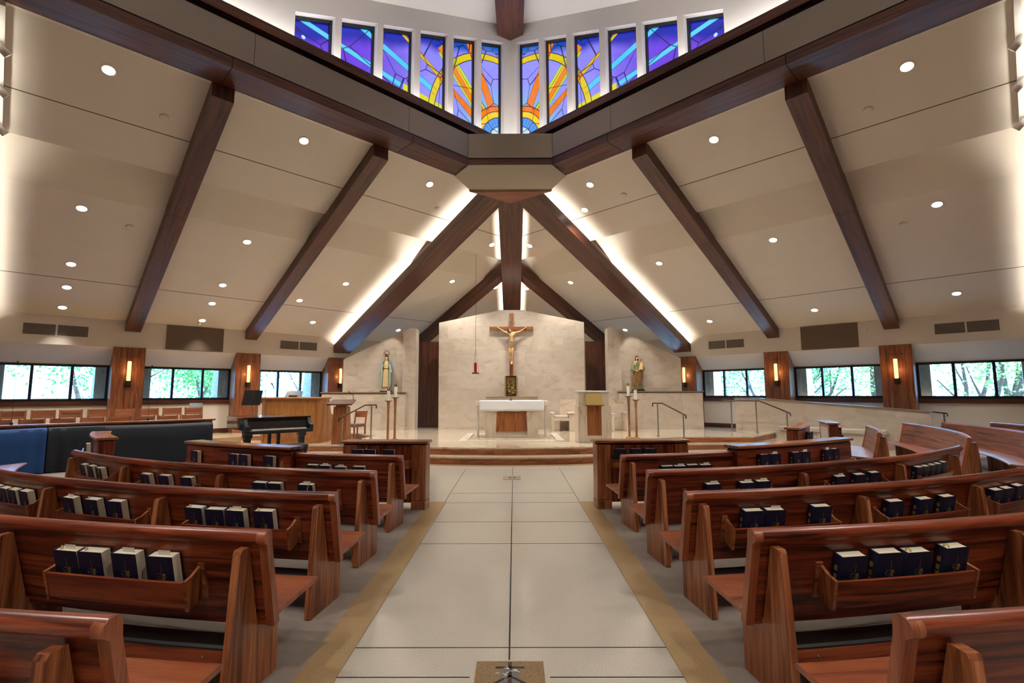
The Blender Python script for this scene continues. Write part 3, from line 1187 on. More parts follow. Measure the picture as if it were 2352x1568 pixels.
# choir tiers along the left wall
b = MB()
b.box(-3.5, 4.3, 15.25, 16.75, .0, .177, FR['L'])
b.box(-3.5, 5.0, 16.75, 19.08, .0, .352, FR['L'])
struct(b.build('floor_choir_tier', M['tan'], grain=GD['L']))

# altar wall of travertine blocks with a low-pitched top
b = MB()
b.prism([(-2.68, .35), (2.66, .35), (2.68, 4.27), (.42, 4.735), (-.41, 4.735), (-2.70, 4.27)], 18.2, 18.55, XZ)
struct(b.build('wall_altar', M['marble'], grain=(1, 0, 0)))
b = MB()
b.prism([(-1.35, 4.05), (-1.05, 4.0), (-2.0, .45), (-1.72, .4)][::1], 18.194, 18.2, XZ) if 0 else None
# statue walls
for sg, nm in ((-1, 'wall_statue_left'), (1, 'wall_statue_right')):
    b = MB()
    pl = [(6.9, .35), (6.9, 1.69), (3.88, 1.69), (3.88, .35)]
    b.prism([(sg * x, z) for x, z in pl], 18.02, 18.42, XZ)
    o = struct(b.build(nm, M['marble'], grain=(1, 0, 0)))
    b = MB()
    b.prism([(sg * x, z) for x, z in [(6.26, 1.69), (6.26, 2.92), (4.02, 4.0), (4.02, 1.69)]], 18.34, 18.6, XZ)
    b.build('upper_panel', M['marble'], parent=o, grain=(1, 0, 0))
    b = MB()
    b.prism([(sg * x, z) for x, z in [(4.03, .35), (4.03, 3.95), (3.72, 4.09), (3.54, 4.05), (3.54, .35)]], 18.2, 18.75, XZ)
    b.build('inner_pier', M['marble'], parent=o, grain=(1, 0, 0))
    b = MB()
    b.box(sg * 6.94 if sg < 0 else 3.84, -3.84 if sg < 0 else 6.94, 17.98, 18.36, 1.68, 1.715)
    b.build('ledge', M['ledge'], parent=o, grain=(1, 0, 0))
    b = MB()
    b.box(sg * 6.91 if sg < 0 else 3.86, -3.86 if sg < 0 else 6.91, 18.0, 18.1, 1.655, 1.682)
    b.build('ledge_shadow_strip', M['joint'], parent=o)  # dark box painting in the shadow under the ledge overhang
# dark oak screens behind, either side of the altar wall
for x0, x1 in ((-3.75, -2.86), (2.88, 3.68)):
    b = MB()
    b.box(x0, x1, 19.3, 19.42, .35, 3.67)
    o = struct(b.build('wall_oak_screen', M['panelwood'], grain=(0, 0, 1)))
    b = MB()
    b.box(x0, x1, 19.28, 19.31, .35, .5)
    b.build('plinth', M['panelwood'], parent=o, grain=(1, 0, 0))
    b = MB()
    xm = (x0 + x1) / 2
    b.box(xm - .004, xm + .004, 19.298, 19.31, .5, 3.66)
    b.build('panel_joint', M['joint'], parent=o)
# ramp wall on the right, its oak and stone coping falling with the ramp
b = MB()
rp_poly = [(6.85, 0), (6.85, 1.43), (6.02, 1.43), (1.6, 1.09), (1.6, 0)]
b.prism(rp_poly, 17.9, 18.1, FR['R'] @ XZ)
o = struct(b.build('wall_ramp', M['marble'], grain=GD['R']))
b = MB()
b.prism([(6.88, 1.43), (6.88, 1.465), (6.02, 1.465), (1.57, 1.125), (1.57, 1.09), (6.02, 1.43)], 17.86, 18.14, FR['R'] @ XZ)
b.build('coping', M['ledge'], parent=o, grain=GD['R'])
# ------------------------------------------------------------------ ceiling fixtures
def order_word(i):
    return ['first', 'second', 'third', 'fourth', 'fifth', 'sixth', 'seventh'][i]


dl = thing('recessed_downlight', '', 'light', (0, 0, 0))
b = MB()
b.lathe([(.090, -.004), (.094, -.013), (.118, -.011), (.126, -.003), (.126, .002), (.09, .002)], n=24)
b.build('trim_ring', M['plaster'], parent=dl)
b = MB()
b.lathe([(.0, -.010), (.075, -.010), (.092, -.006), (.092, .0), (0, .0)], n=24)
b.build('lens', M['lens'], parent=dl)
_tilt = {sd: Matrix.Translation((0, 0, 0)) for sd in FR}


def on_ceiling(sd, s, t, h=0):
    p = slope(sd) @ V((s, t, h))
    n = (ND[sd] * SLOPE + V((0, 0, 1))).normalized()
    return Matrix.Translation(p) @ V((0, 0, 1)).rotation_difference(n).to_matrix().to_4x4()


DL = {
    ('L', 'leftmost ceiling bay on the left'): [(10.53, .76), (14.09, .75), (16.15, .75), (17.16, .75), (18.14, .74)],
    ('L', 'middle ceiling bay on the left'): [(10.56, 4.13), (14.13, 4.12), (16.17, 4.11), (17.17, 4.10), (18.18, 4.09)],
    ('L', 'ceiling bay left of the cross beams'): [(10.53, 7.47), (15.20, 7.47), (16.44, 6.47), (17.65, 7.45)],
    ('L', 'sanctuary ceiling left of the hip beam'): [(11.94, 11.02), (14.09, 11.02), (13.96, 13.05), (17.61, 10.98)],
    ('R', 'sanctuary ceiling right of the hip beam'): [(11.98, 11.10), (14.17, 11.10), (14.0, 13.18), (17.64, 11.03)],
    ('R', 'ceiling bay right of the cross beams'): [(10.55, 7.53), (11.28, 8.26), (14.12, 7.51), (17.67, 7.51)],
    ('R', 'middle ceiling bay on the right'): [(10.56, 4.18), (14.12, 4.17), (17.67, 4.16)],
    ('R', 'rightmost ceiling bay on the right'): [(10.52, .81), (14.06, .81), (17.60, .81)],
}
first = True
for (sd, where), lst in DL.items():
    for i, (s, t) in enumerate(lst):
        Mx = on_ceiling(sd, s, t)
        if where.startswith('sanct'):
            lab = ['topmost round downlight, %s', 'large middle round downlight away from the beam, %s', 'round downlight close beside the beam, %s', 'lowest round downlight above the statue wall, %s'][i] % where
        else:
            lab = 'round recessed downlight, %s from the top, %s' % (order_word(i), where)
        if first:
            dl.matrix_world = Mx
            o = dl
            o['label'] = lab
            first = False
        else:
            o = dup(dl, Mx, lab)
        o['group'] = 'recessed downlights in the ' + where
        p = Mx.to_translation()
        near = s > 17
        lamp('downlight_lamp', 'SPOT', p - V((0, 0, .05)), P_DOWN * (.35 if near else 1), (1, .945, .865), (0, 0, -1), spot_size=radians(70 if near else 112), spot_blend=.7, shadow_soft_size=.09)
# the same lamps in the rear half of the room, behind the camera
for sd in ('BL', 'BR'):
    for t in (.78, 4.12, 7.5):
        for s in (10.55, 14.1):
            p = slope(sd) @ V((s, t, 0))
            lamp('downlight_lamp', 'SPOT', p - V((0, 0, .05)), P_DOWN, (1, .945, .865), (0, 0, -1), spot_size=radians(112), spot_blend=.6, shadow_soft_size=.09)

det = thing('smoke_detector', '', 'detector', (0, 0, 0))
b = MB()
b.lathe([(0, -.045), (.05, -.045), (.075, -.03), (.08, .005), (0, .005)], n=20)
b.build('housing', M['plaster'], parent=det)
first = True
for sd, s, t, w in (('L', 11.10, 1.67, 'high in the leftmost bay of the left ceiling'), ('L', 14.39, 1.64, 'lower in the leftmost bay of the left ceiling'), ('R', 11.11, 1.48, 'high in the rightmost bay of the right ceiling'), ('R', 14.48, 1.46, 'lower in the rightmost bay of the right ceiling'), ('L', 11.2, 8.2, 'in the ceiling bay just left of the hub'), ('R', 11.2, 6.9, 'in the ceiling bay just right of the hub')):
    lab = 'small round ceiling detector ' + w
    if first:
        det.matrix_world = on_ceiling(sd, s, t)
        det['label'] = lab
        det['group'] = 'round ceiling detectors'
        first = False
    else:
        dup(det, on_ceiling(sd, s, t), lab)

# track lights beside the ceiling edge, three spot heads each
for sd in ('L', 'R'):
    sf = slope(sd)
    b0 = sf @ V((10.1, -.53, -.06))
    tr = thing('track_light', 'white ceiling track with three spot heads at the upper %s edge' % SIDE[sd], 'track light', b0, 'white spotlight tracks')
    b = MB()
    b.box(10.0, 12.45, -.57, -.49, -.09, -.01, sf)
    b.build('track_rail', M['white'], parent=tr, grain=ND[sd])
    aim = V((.35 if sd == 'L' else -.35, .75, -.62)).normalized()
    for s in (10.62, 11.40, 12.22):
        p = sf @ V((s, -.53, -.17))
        rot = V((0, 0, 1)).rotation_difference(aim).to_matrix().to_4x4()
        b = MB()
        b.lathe([(0, -.10), (.042, -.10), (.055, -.08), (.062, .12), (.058, .125), (.05, .10), (0, .10)], Matrix.Translation(p) @ rot, 18)
        b.tube([sf @ V((s, -.53, -.085)), p], .014, 8)
        h = b.build('spot_head', M['white'], parent=tr)
        b = MB()
        b.lathe([(0, .104), (.048, .104), (.048, .112), (0, .112)], Matrix.Translation(p) @ rot, 18)
        b.build("lens", M["spotlens"], parent=h)
        tgt = V((0 + (.8 if s > 11 else -.8), 14.5 + (s - 11), 1.0))
        lamp('track_lamp', 'SPOT', p + aim * .16, P_TRACK * 3, (1, .95, .88), tgt - p, spot_size=radians(34), spot_blend=.7, shadow_soft_size=.06)

# statue spots on the pilaster line
for x in (-4.58, 4.58):
    lamp('statue_lamp', 'SPOT', (x + (.5 if x < 0 else -.5), 17.2, 4.25), 60, (1, .93, .85), V((x, 18.34, 3.0)) - V((x + (.5 if x < 0 else -.5), 17.2, 4.25)), spot_size=radians(46), spot_blend=.5, shadow_soft_size=.05)
lamp('altar_lamp', 'SPOT', (0, 12.3, 6.9), 220, (1, .95, .89), V((0, 17.6, 2.0)) - V((0, 12.3, 6.9)), spot_size=radians(58), spot_blend=.8, shadow_soft_size=.1)

# vents and acoustic panels on the cream bands
for sd, lst in (('L', [(-.01, 1.37, 'far left end of the band, above the first window'), (6.66, 8.05, 'band between the second and third posts on the left')]), ('R', [(.05, 1.42, 'far right end of the band, above the last window'), (6.66, 8.0, 'band between the inner posts on the right')])):
    f = FR[sd]
    for t0, t1, w in lst:
        c = f @ V(((t0 + t1) / 2, SB, 3.28))
        v = thing('air_vent', 'pair of brown mesh air grilles, ' + w, 'vent', c, 'double air grilles')
        b = MB()
        for x0, x1, z0, z1 in ((t0, t1, 3.27, 3.29), (t0, t1, 3.59, 3.61), (t0, t0 + .02, 3.27, 3.61), (t1 - .02, t1, 3.27, 3.61), ((t0 + t1) / 2 - .02, (t0 + t1) / 2 + .02, 3.27, 3.61)):
            b.box(x0, x1, SB - .012, SB + .005, z0, z1, f)
        b.build('vent_frame', M['band'], parent=v)
        for x0, x1 in ((t0 + .015, (t0 + t1) / 2 - .015), ((t0 + t1) / 2 + .015, t1 - .015)):
            b = MB()
            b.box(x0, x1, SB - .006, SB + .004, 3.285, 3.595, f)
            b.build('grille', M['grille'], parent=v, grain=GD[sd])
    b = MB()
    b.bbox(3.23, 4.83, SB - .03, SB + .01, 3.06, 3.83, .006, f)
    o = b.build('acoustic_panel', M['tanpanel'])
    tag(o, 'brown fabric acoustic panel on the cream band on the %s wall' % SIDE[sd], 'acoustic panel', 'brown acoustic panels')
b = MB()
b.bbox(3.0, 3.12, SB - .02, SB + .002, 3.52, 3.64, .006, FR['R'])
tag(b.build('wall_speaker', M['white']), 'small white box on the cream band beside the right acoustic panel', 'wall box')
b = MB()
b.lathe([(0, 0), (.05, 0), (.06, .03), (.03, .07), (0, .075)], on_ceiling('L', 18.35, 4.05, -.07), 16)
tag(b.build('sprinkler_head', M['white']), 'small white sprinkler head over the left acoustic panel', 'sprinkler')

# sconces: lit amber tube over a dark bracket
sc = thing('wall_sconce', '', 'wall light', (0, 0, 0))
b = MB()
b.bbox(-.07, .07, -.03, 0, -.20, .01, .008)
b.bbox(-.062, .062, -.15, -.02, -.17, -.02, .012)
b.build('bracket', M['bronze'], parent=sc)
b = MB()
b.lathe([(0, -.03), (.046, -.03), (.048, 0), (.048, .54), (.04, .555), (0, .56)], Matrix.Translation((0, -.085, 0)), 20)
b.build('glass_tube', M['sconce'], parent=sc)
first = True
for sd in ('L', 'R'):
    for k, t in enumerate((2.345, 5.64, 8.97)):
        Mx = Matrix.Translation(pt(sd, t, SB - .02, 2.08)) @ Matrix.Rotation(atan2(GD[sd].y, GD[sd].x) if sd == 'L' else atan2(-GD[sd].y, -GD[sd].x), 4, 'Z')
        lab = 'amber tube sconce on the oak post %s' % {'L': ['nearest the left edge of the room', 'behind the music stand and piano', 'half hidden by the left statue wall'], 'R': ['nearest the right edge of the room', 'over the upper end of the ramp wall', 'half hidden by the right statue wall']}[sd][k]
        if first:
            sc.matrix_world = Mx
            sc['label'] = lab
            sc['group'] = 'amber tube sconces'
            first = False
        else:
            dup(sc, Mx, lab)
        lamp('sconce_lamp', 'POINT', pt(sd, t, SB - .16, 2.33), 9, (1, .6, .25), shadow_soft_size=.05)

# ------------------------------------------------------------------ pews
def back_frame(R):
    """(n, w) -> (r, z): n outward from the back, w up along it"""
    return lambda n, w: (R - .124 + .2222 * w + .975 * n, .349 + .975 * w - .2222 * n)


BACK = [(-.020, 0), (-.020, .476), (-.024, .504), (-.028, .523), (-.024, .544), (-.009, .559), (.012, .561), (.031, .551), (.041, .532), (.040, .511), (.028, .496), (.020, .486), (.020, 0)]


def pew(label, R, a0, a1, sup, racks, group, kneel=True):
    """a0..a1, sup, racks: arc lengths measured at radius R"""
    q = back_frame(R)
    p0, p1 = a0 / R, a1 / R
    am = (p0 + p1) / 2
    root = thing('pew', label, 'pew', (PC[0] + R * sin(am), PC[1] - R * cos(am), 0), group)
    seg = max(6, int(abs(a1 - a0) / .25))
    b = MB()
    b.arc([q(n, w) for n, w in BACK], PC, p0, p1, seg)
    b.build('backrest', M['pew'], parent=root)
    for e in (p0, p1):
        s = .045 / R * (1 if e == p0 else -1) * (1 if p1 > p0 else -1)
        b = MB()
        b.arc([q(n * 1.15 + (0 if n > 0 else -.003), w * 1.004 - .004) for n, w in BACK], PC, e - s * .1, e + s, 1, swap=True)
        b.build('end_cap', M['pew_seat'], parent=root, grain=(0, 0, 1))
    b = MB()
    b.arc([(R - .135, .386), (R - .135, .412), (R - .57, .444), (R - .592, .440), (R - .60, .428), (R - .595, .416), (R - .57, .414)], PC, p0, p1, seg)
    b.build('seat', M['pew_seat'], parent=root)
    # supports: a board from the floor up the rear of the back, its rear edge a rounded post
    for s in sup:
        b = MB()
        prof = [(R - .30, 0), (R + .135, 0), (R + .15, .015), (R + .092, .785), (R + .08, .802), (R + .02, .806), (R - .085, .38), (R - .30, .405)]
        rings = []
        for w, i in ((-.024, .006), (-.018, 0), (.018, 0), (.024, .006)):
            ring = []
            for r, z in prof:
                a = (s + w) / R
                r = r - i if r > R else r
                ring.append(V((PC[0] + r * sin(a), PC[1] - r * cos(a), z)))
            rings.append(ring)
        b.loft(rings)
        so = b.build('support', M['pew_side'], parent=root, grain=(0, 0, 1))
    if kneel:
        ss = sorted(sup, key=abs)
        for i in range(len(ss) - 1):
            k0, k1 = ss[i] / R, ss[i + 1] / R
            d = .05 / R * (1 if k1 > k0 else -1)
            b = MB()
            sg = max(3, int(abs(k1 - k0) * R / .35))
            b.arc([(R + .02, .15), (R + .045, .15), (R + .045, .255), (R + .02, .255)], PC, k0 + d, k1 - d, sg)
            kn = b.build('kneeler', M['pew'], parent=root)
            b = MB()
            b.arc([(R - .16, .22), (R + .02, .245), (R + .015, .262), (R + .0, .272), (R - .16, .258)], PC, k0 + d, k1 - d, sg)
            b.build('kneeler_pad', M['vinyl'], parent=kn)
            for e in (k0 + d * 1.6, k1 - d * 1.6):
                b = MB()
                b.arc([(R - .10, .006), (R + .02, .006), (R + .02, .2), (R - .02, .2)], PC, e - abs(d) * .3, e + abs(d) * .3, 1)
                b.build('kneeler_foot', M['pew_side'], parent=kn)
            if R > 11 and i == 0:
                b = MB()
                for f_ in (.12, .88):
                    for z in (.18, .23):
                        a = k0 + (k1 - k0) * f_
                        ball(b, V((PC[0] + (R + .046) * sin(a), PC[1] - (R + .046) * cos(a), z)), .006, .006, .006, 8, 6)
                b.build('bolt', M['steel'], parent=kn)
    for r0, r1 in racks:
        k0, k1 = r0 / R, r1 / R
        sg = max(3, int(abs(r1 - r0) / .2))
        b = MB()
        b.arc([q(.019, .157), q(.143, .157), q(.143, .309), q(.127, .309), q(.127, .176), q(.019, .176)], PC, k0, k1, sg)
        rk = b.build('book_rack', M['pew'], parent=root)
        d = .033 / R * (1 if k1 > k0 else -1)
        for e, s in ((k0, -1), (k1, 1)):
            b = MB()
            b.arc([q(.030, .18), q(.060, .16), q(.146, .145), q(.146, .318), q(.09, .322), q(.030, .345)], PC, e, e + s * d * .6, 1)
            b.arc([q(.018, .15), q(.032, .15), q(.032, .36), q(.018, .36)], PC, e, e + s * d * 1.3, 1)
            b.build('rack_bracket', M['pew_side'], parent=rk, grain=(0, 0, 1))
    return root


RA, RB, RC, RD, RZ = 12.23, 11.17, 10.09, 8.90, 13.30
K_ = .95
SIDEN = {-1: 'left', 1: 'right'}
for sg in (-1, 1):
    w = SIDEN[sg]
    e = 1.425 * K_
    g = 'pews %s of the aisle' % w
    S = lambda *x: [sg * k * K_ for k in x]
    pew('short oak pew right behind the straight partition, %s of the aisle' % w, RD, sg * e, sg * 3.42 * K_, S(1.55, 3.17), [S(1.84, 2.82)], g)
    pew('long curved oak pew, second row %s of the aisle' % w, RC, sg * e, sg * (6.82 if sg < 0 else 7.26) * K_, S(1.55, 3.28, 4.98, 6.66), [S(1.86, 2.87), S(3.71, 4.69), S(5.41, 6.38)], g)
    pew('long curved oak pew, third row %s of the aisle' % w, RB, sg * e, sg * 7.9 * K_, S(1.55, 3.05, 4.54, 6.05, 7.7), [S(1.79, 2.75), S(3.28, 4.30), S(4.83, 5.83)], g)
    pew('oak pew %s of the aisle with the nearest full rack of four hymnals' % w, RA, sg * e, sg * 8.0 * K_, S(1.55, 3.29, 5.0, 7.6), [S(1.88, 2.85)], g)
    pew('oak pew cut by the bottom %s corner, nearest the camera' % w, RZ, sg * e, sg * 7.0 * K_, S(1.60, 3.4, 6.6), [S(2.35, 3.2)] if sg > 0 else [S(2.05, 2.9)], g)
# pews of the side sections, turned towards the altar
D = radians
pew('curved pew of the right side section nearest the ramp wall, its blue-lit seat towards us', RC, RC * D(76), RC * D(49), [RC * D(75), RC * D(62), RC * D(50)], [], 'pews of the right side section', kneel=False)
pew('second pew from the ramp in the right side section, long bluish back', RB, RB * D(78.5), RB * D(52), [RB * D(77.5), RB * D(66), RB * D(53)], [], 'pews of the right side section', kneel=False)
pew('rearmost pew of the right side section, only its upper corner in view', RA, RA * D(78.5), RA * D(60), [RA * D(77.5), RA * D(68), RA * D(61)], [], 'pews of the right side section', kneel=False)
pew('short pew of the right side section beside the panelled partition', 8.86, 8.86 * D(67), 8.86 * D(51), [8.86 * D(66), 8.86 * D(52)], [(8.86 * D(56.5), 8.86 * D(62))], 'pews of the right side section', kneel=False)
pew('curved pew of the left side section, its seat cut by the left edge', RB, -RB * D(42), -RB * D(55.5), [-RB * D(43), -RB * D(54.5)], [], 'pews of the left side section', kneel=False)


# ------------------------------------------------------------------ low oak partitions in front of the pews
def partition_arc(label, r0, r1, d0, d1, rear_rack=True, insert=False, group='curved low oak partitions', rack_arcs=None):
    a0, a1 = radians(d0), radians(d1)
    am = (a0 + a1) / 2
    root = thing('pew_screen', label, 'partition', (PC[0] + r1 * sin(am), PC[1] - r1 * cos(am), 0), group)
    sg = 14
    b = MB()
    b.arc([(r0, .10), (r1, .10), (r1, .912), (r0, .912)], PC, a0, a1, sg)
    b.build('panel', M['pew'], parent=root, grain=(0, 0, 1))
    b = MB()
    b.arc([(r0 - .012, 0), (r1 + .012, 0), (r1 + .012, .11), (r0 - .012, .11)], PC, a0, a1, sg)
    b.build('plinth', M['pew_side'], parent=root)
    b = MB()
    b.arc([(r0 + .012, .907), (r1 - .012, .907), (r1 - .012, .932), (r0 + .012, .932)], PC, a0, a1, sg)
    b.build('shadow_gap', M['gap'], parent=root)
    o = .03
    b = MB()
    b.arc([(r0 - o, .931), (r1 + o, .931), (r1 + o + .008, .951), (r1 + o, .968), (r0 - o, .968), (r0 - o - .008, .951)], PC, a0 - math.copysign(.02, a1 - a0) / r1, a1 + math.copysign(.02, a1 - a0) / r1, sg)
    b.build('top_cap', M['pew_side'], parent=root)
    if rear_rack:
        for q0, q1 in rack_arcs:
            b = MB()
            b.arc([(r1 - .01, .595), (r1 + .115, .595), (r1 + .115, .70), (r1 + .10, .70), (r1 + .10, .610), (r1 - .01, .610)], PC, q0 / r1, q1 / r1, 8)
            b.build('book_rack', M['pew_side'], parent=root)
    if insert:
        b = MB()
        s = (a1 - a0)
        b.arc([(r0 - .012, .42), (r0 + .01, .42), (r0 + .01, .84), (r0 - .012, .84)], PC, a0 + s * .12, a0 + s * .88, sg)
        o_ = b.build('fabric_insert', mat('putty_fabric', 'a89c8e', .9) if 'putty_fabric' not in bpy.data.materials else bpy.data.materials['putty_fabric'], parent=root)
    return root


partition_arc('curved low oak partition left of the front partition, blue-lit cap', 8.81, 8.99, -18.5, -32.3, rack_arcs=[(-3.05, -4.85)])
partition_arc('curved low oak partition right of the front partition, six books on its back', 8.82, 9.0, 18.8, 34.5, rack_arcs=[(3.12, 5.25)])
partition_arc('low partition with pale fabric insert in the right side section', 8.02, 8.20, 62.2, 71.4, insert=True, rack_arcs=[(8.2 * D(64), 8.2 * D(70))])
partition_arc('small curved partition in front of the ramp railing', 7.44, 7.64, 46.2, 62.5, rack_arcs=[(7.64 * D(49), 7.64 * D(60))])
partition_arc('small curved partition before the dark draped table, pale fabric insert', 9.44, 9.66, -42.6, -54, insert=True, rack_arcs=[(-9.66 * D(44), -9.66 * D(52))])

for sg, X0, X1, Y0 in ((-1, -2.42, -1.195, 7.29), (1, 1.265, 2.62, 7.32)):
    xm = (X0 + X1) / 2
    mf = Matrix.Translation((xm, Y0, 0)) @ Matrix.Rotation(sg * radians(4), 4, 'Z')
    h = (X1 - X0) / 2
    root = thing('pew_screen', 'straight low oak partition at the head of the aisle, %s side' % SIDEN[sg], 'partition', (xm, Y0, 0), 'straight front partitions')
    b = MB()
    b.box(-h + .02, h - .02, 0.01, .24, .10, .912, mf)
    b.build('panel', M['pew'], parent=root, grain=(0, 0, 1))
    for x0, x1 in ((-h, -h + .2), (h - .2, h)):
        b = MB()
        b.bbox(x0, x1, -.012, .252, .13, .912, .006, mf)
        b.build('end_post', M['pew_side'], parent=root, grain=(0, 0, 1))
        b = MB()
        b.bbox(x0 - .004, x1 + .004, -.018, .258, 0, .125, .006, mf)
        b.build('plinth', M['pew_side'], parent=root)
    b = MB()
    b.box(-h + .01, h - .01, 0, .24, .907, .934, mf)
    b.build('shadow_gap', M['gap'], parent=root)
    b = MB()
    b.bbox(-h - .03, h + .03, -.03, .27, .931, .968, .008, mf)
    b.build('top_cap', M['pew_side'], parent=root)
    b = MB()
    b.box(-h + .2, h - .2, -.13, -.10, .605, .71, mf)
    b.box(-h + .2, h - .2, -.13, .02, .595, .610, mf)
    for x in (-h + .2, h - .215):
        b.box(x, x + .015, -.13, .02, .605, .71, mf)
    b.build('book_rack', M['pew_side'], parent=root)
    # kneeler end beside the partition
    ex = h - .62 if sg < 0 else -h + .62
    b = MB()
    b.bbox(-h + .25, h - .35 if sg < 0 else h - .25, -.27, -.13, .20, .26, .01, mf) if sg < 0 else b.bbox(-h + .35, h - .25, -.27, -.13, .20, .26, .01, mf)
    kn = b.build('kneeler', M['pianogrey'], parent=root)
    kx = (h - .35) if sg < 0 else (-h + .35)
    b = MB()
    b.bbox(kx - .03, kx + .03, -.27, -.12, 0.006, .22, .008, mf)
    b.bbox(kx - .03, kx + .03, -.36, -.265, 0.006, .09, .008, mf)
    b.build('kneeler_foot', M['pew_side'], parent=kn)

# ------------------------------------------------------------------ navy hymnals
BW, BH, BT = .165, .243, .066


def book_proto(slip=False, rib=False):
    r = thing('hymnal', '', 'book', (0, 0, 0))
    b = MB()
    w, h, t, c = BW / 2, BH, BT, .004
    # local: x across, y depth (front cover at -t), z up; spine on the left
    b.prism([(-w, 0), (w, 0), (w, -c), (-w + c, -c), (-w + c, -t + c), (w, -t + c), (w, -t), (-w, -t), (-w - .006, -t * .75), (-w - .008, -t * .5), (-w - .006, -t * .25)], 0, h)
    b.build('cover', M['navy'], parent=r, grain=(0, 0, 1))
    b = MB()
    b.prism([(-w + c, -c), (w - .006, -c), (w - .010, -t * .5), (w - .006, -t + c), (-w + c, -t + c)], .005, h - .005)
    b.build('page_block', M['page'], parent=r)
    b = MB()
    y0, y1 = -t - .0008, -t + .001
    XY = Matrix(((1, 0, 0, 0), (0, 0, 1, 0), (0, 1, 0, 0), (0, 0, 0, 1)))
    b.box(.006, .0072, y0, y1, .02, .20)
    b.box(-.025, .042, y0, y1, .122, .1232)
    n = 20
    ring = lambda R, cx, cz: [V((cx + R * cos(2 * pi * k / n), 0, cz + R * sin(2 * pi * k / n))) for k in range(n)]
    for R, cx, cz in ((.017, -.008, .125),):
        o_, i_ = ring(R, cx, cz), ring(R - .0012, cx, cz)
        b.loft([[p + V((0, yy, 0)) for p in q] for q, yy in ((o_, y1), (o_, y0), (i_, y0), (i_, y1))], ring_loop=True)
    for R, cx, cz in ((.0095, .021, .134), (.0085, .019, .113)):
        o_ = ring(R, cx, cz)
        b.loft([[p + V((0, y1, 0)) for p in o_], [p + V((0, y0, 0)) for p in o_]])
    drop = [(-.012, .018), (.006, .022), (.008, .04), (.002, .075), (-.004, .1), (-.009, .1), (-.017, .07), (-.022, .035)]
    b.prism(drop, y0, y1, XY)
    b.build('cover_emblem', M['foil'], parent=r)
    b = MB()
    for z in (.06, .1, .15):
        b.bbox(-w - .0086, -w - .006, -t * .65, -t * .35, z, z + .03, .001)
    b.build('spine_lettering', M['foil'], parent=r)
    if slip:
        b = MB()
        b.box(-.03, .05, -t * .55, -t * .54, h - .08, h + .024)
        b.build('paper_slip', M['paper'], parent=r)
    if rib:
        b = MB()
        pts = [(-w + .02, -t * .4, h - .02), (-w + .022, -t * .45, h + .008), (-w + .032, -t * .55, h + .012), (-w + .036, -t * .7, h + .004), (-w + .034, -t * .72, h - .004)]
        if rib == 2:
            pts = [(w - .05, -t * .5, h - .02), (w - .045, -t * .52, h + .014), (w - .03, -t * .8, h + .016), (w - .045, -t - .005, h - .02), (w - .06, -t - .006, h - .075)]
        b.tube(pts, .004, 6)
        b.build('ribbon', M['ribbon'], parent=r)
    return r


PB = {}


def put_book(Mx, label, group, kind):
    if kind not in PB:
        o = book_proto('s' in kind, 2 if 'R' in kind else (1 if 'r' in kind else 0))
        PB[kind] = o
        o.matrix_world = Mx
        o['label'] = label
        o['group'] = group
        return o
    return dup(PB[kind], Mx, label, group)


def book_on_pew(R, s, label, group, kind, extra=0, lift=0, n0=.024):
    """s: arc of the middle of the front cover as seen; stands in the rack, against the back"""
    q = back_frame(R)
    r, z = q(n0, .181 + lift)
    a = s * K_ / R
    rad = V((sin(a), -cos(a), 0))
    tan = V((cos(a), sin(a), 0))
    upv = (rad * .2222 + V((0, 0, .975))).normalized()
    # x right as seen from behind, y away from the viewer, z up the back
    x, y = tan, -(rad * .975 - V((0, 0, .2222))).normalized()
    p = V((PC[0] + r * sin(a), PC[1] - r * cos(a), z))
    rot = Matrix((x, y, upv)).transposed().to_4x4()
    rot = rot @ Matrix.Rotation(extra, 4, 'Z')
    return put_book(Matrix.Translation(p) @ rot, label, group, kind)


ROWN = {'D': ('short pew behind the straight partition', RD), 'C': ('second-row pew', RC), 'B': ('third-row pew', RB), 'A': ('fourth-row pew', RA)}
BOOKS = {
    -1: {'A': [[(-2.074, 's'), (-2.322, 's'), (-2.57, 'r'), (-2.761, 'sr')]],
         'B': [[(-2.031, 'r'), (-2.297, 'sr'), (-2.492, ''), (-2.697, 'r')], [(-3.593, ''), (-3.898, 'r'), (-4.225, 's')], [(-4.991, ''), (-5.236, 'r'), (-5.439, ''), (-5.644, '')]],
         'C': [[(-2.188, 'sR'), (-2.571, ''), (-2.76, '')], [(-3.811, 'r'), (-4.198, 'r'), (-4.555, 'r')], [(-5.673, 'R'), (-5.941, ''), (-6.224, '')]],
         'D': [[(-2.017, 'r'), (-2.287, 's'), (-2.521, 's'), (-2.715, '')]]},
    1: {'A': [[(2.032, ''), (2.274, ''), (2.48, 'r'), (2.76, 'r')]],
        'B': [[(1.989, ''), (2.184, 's'), (2.629, '')], [(3.426, ''), (3.793, ''), (4.109, '')], [(4.915, ''), (5.116, ''), (5.35, '')]],
        'C': [[(2.137, 's'), (2.545, 's'), (2.744, 's')], [(3.856, 's'), (4.181, ''), (4.45, '')], [(5.459, ''), (5.649, ''), (5.842, ''), (6.035, ''), (6.231, '')]],
        'D': [[(2.042, ''), (2.23, 's'), (2.413, ''), (2.617, 's')]]}}
RN = ['rack nearest the aisle', 'middle rack', 'outer rack']
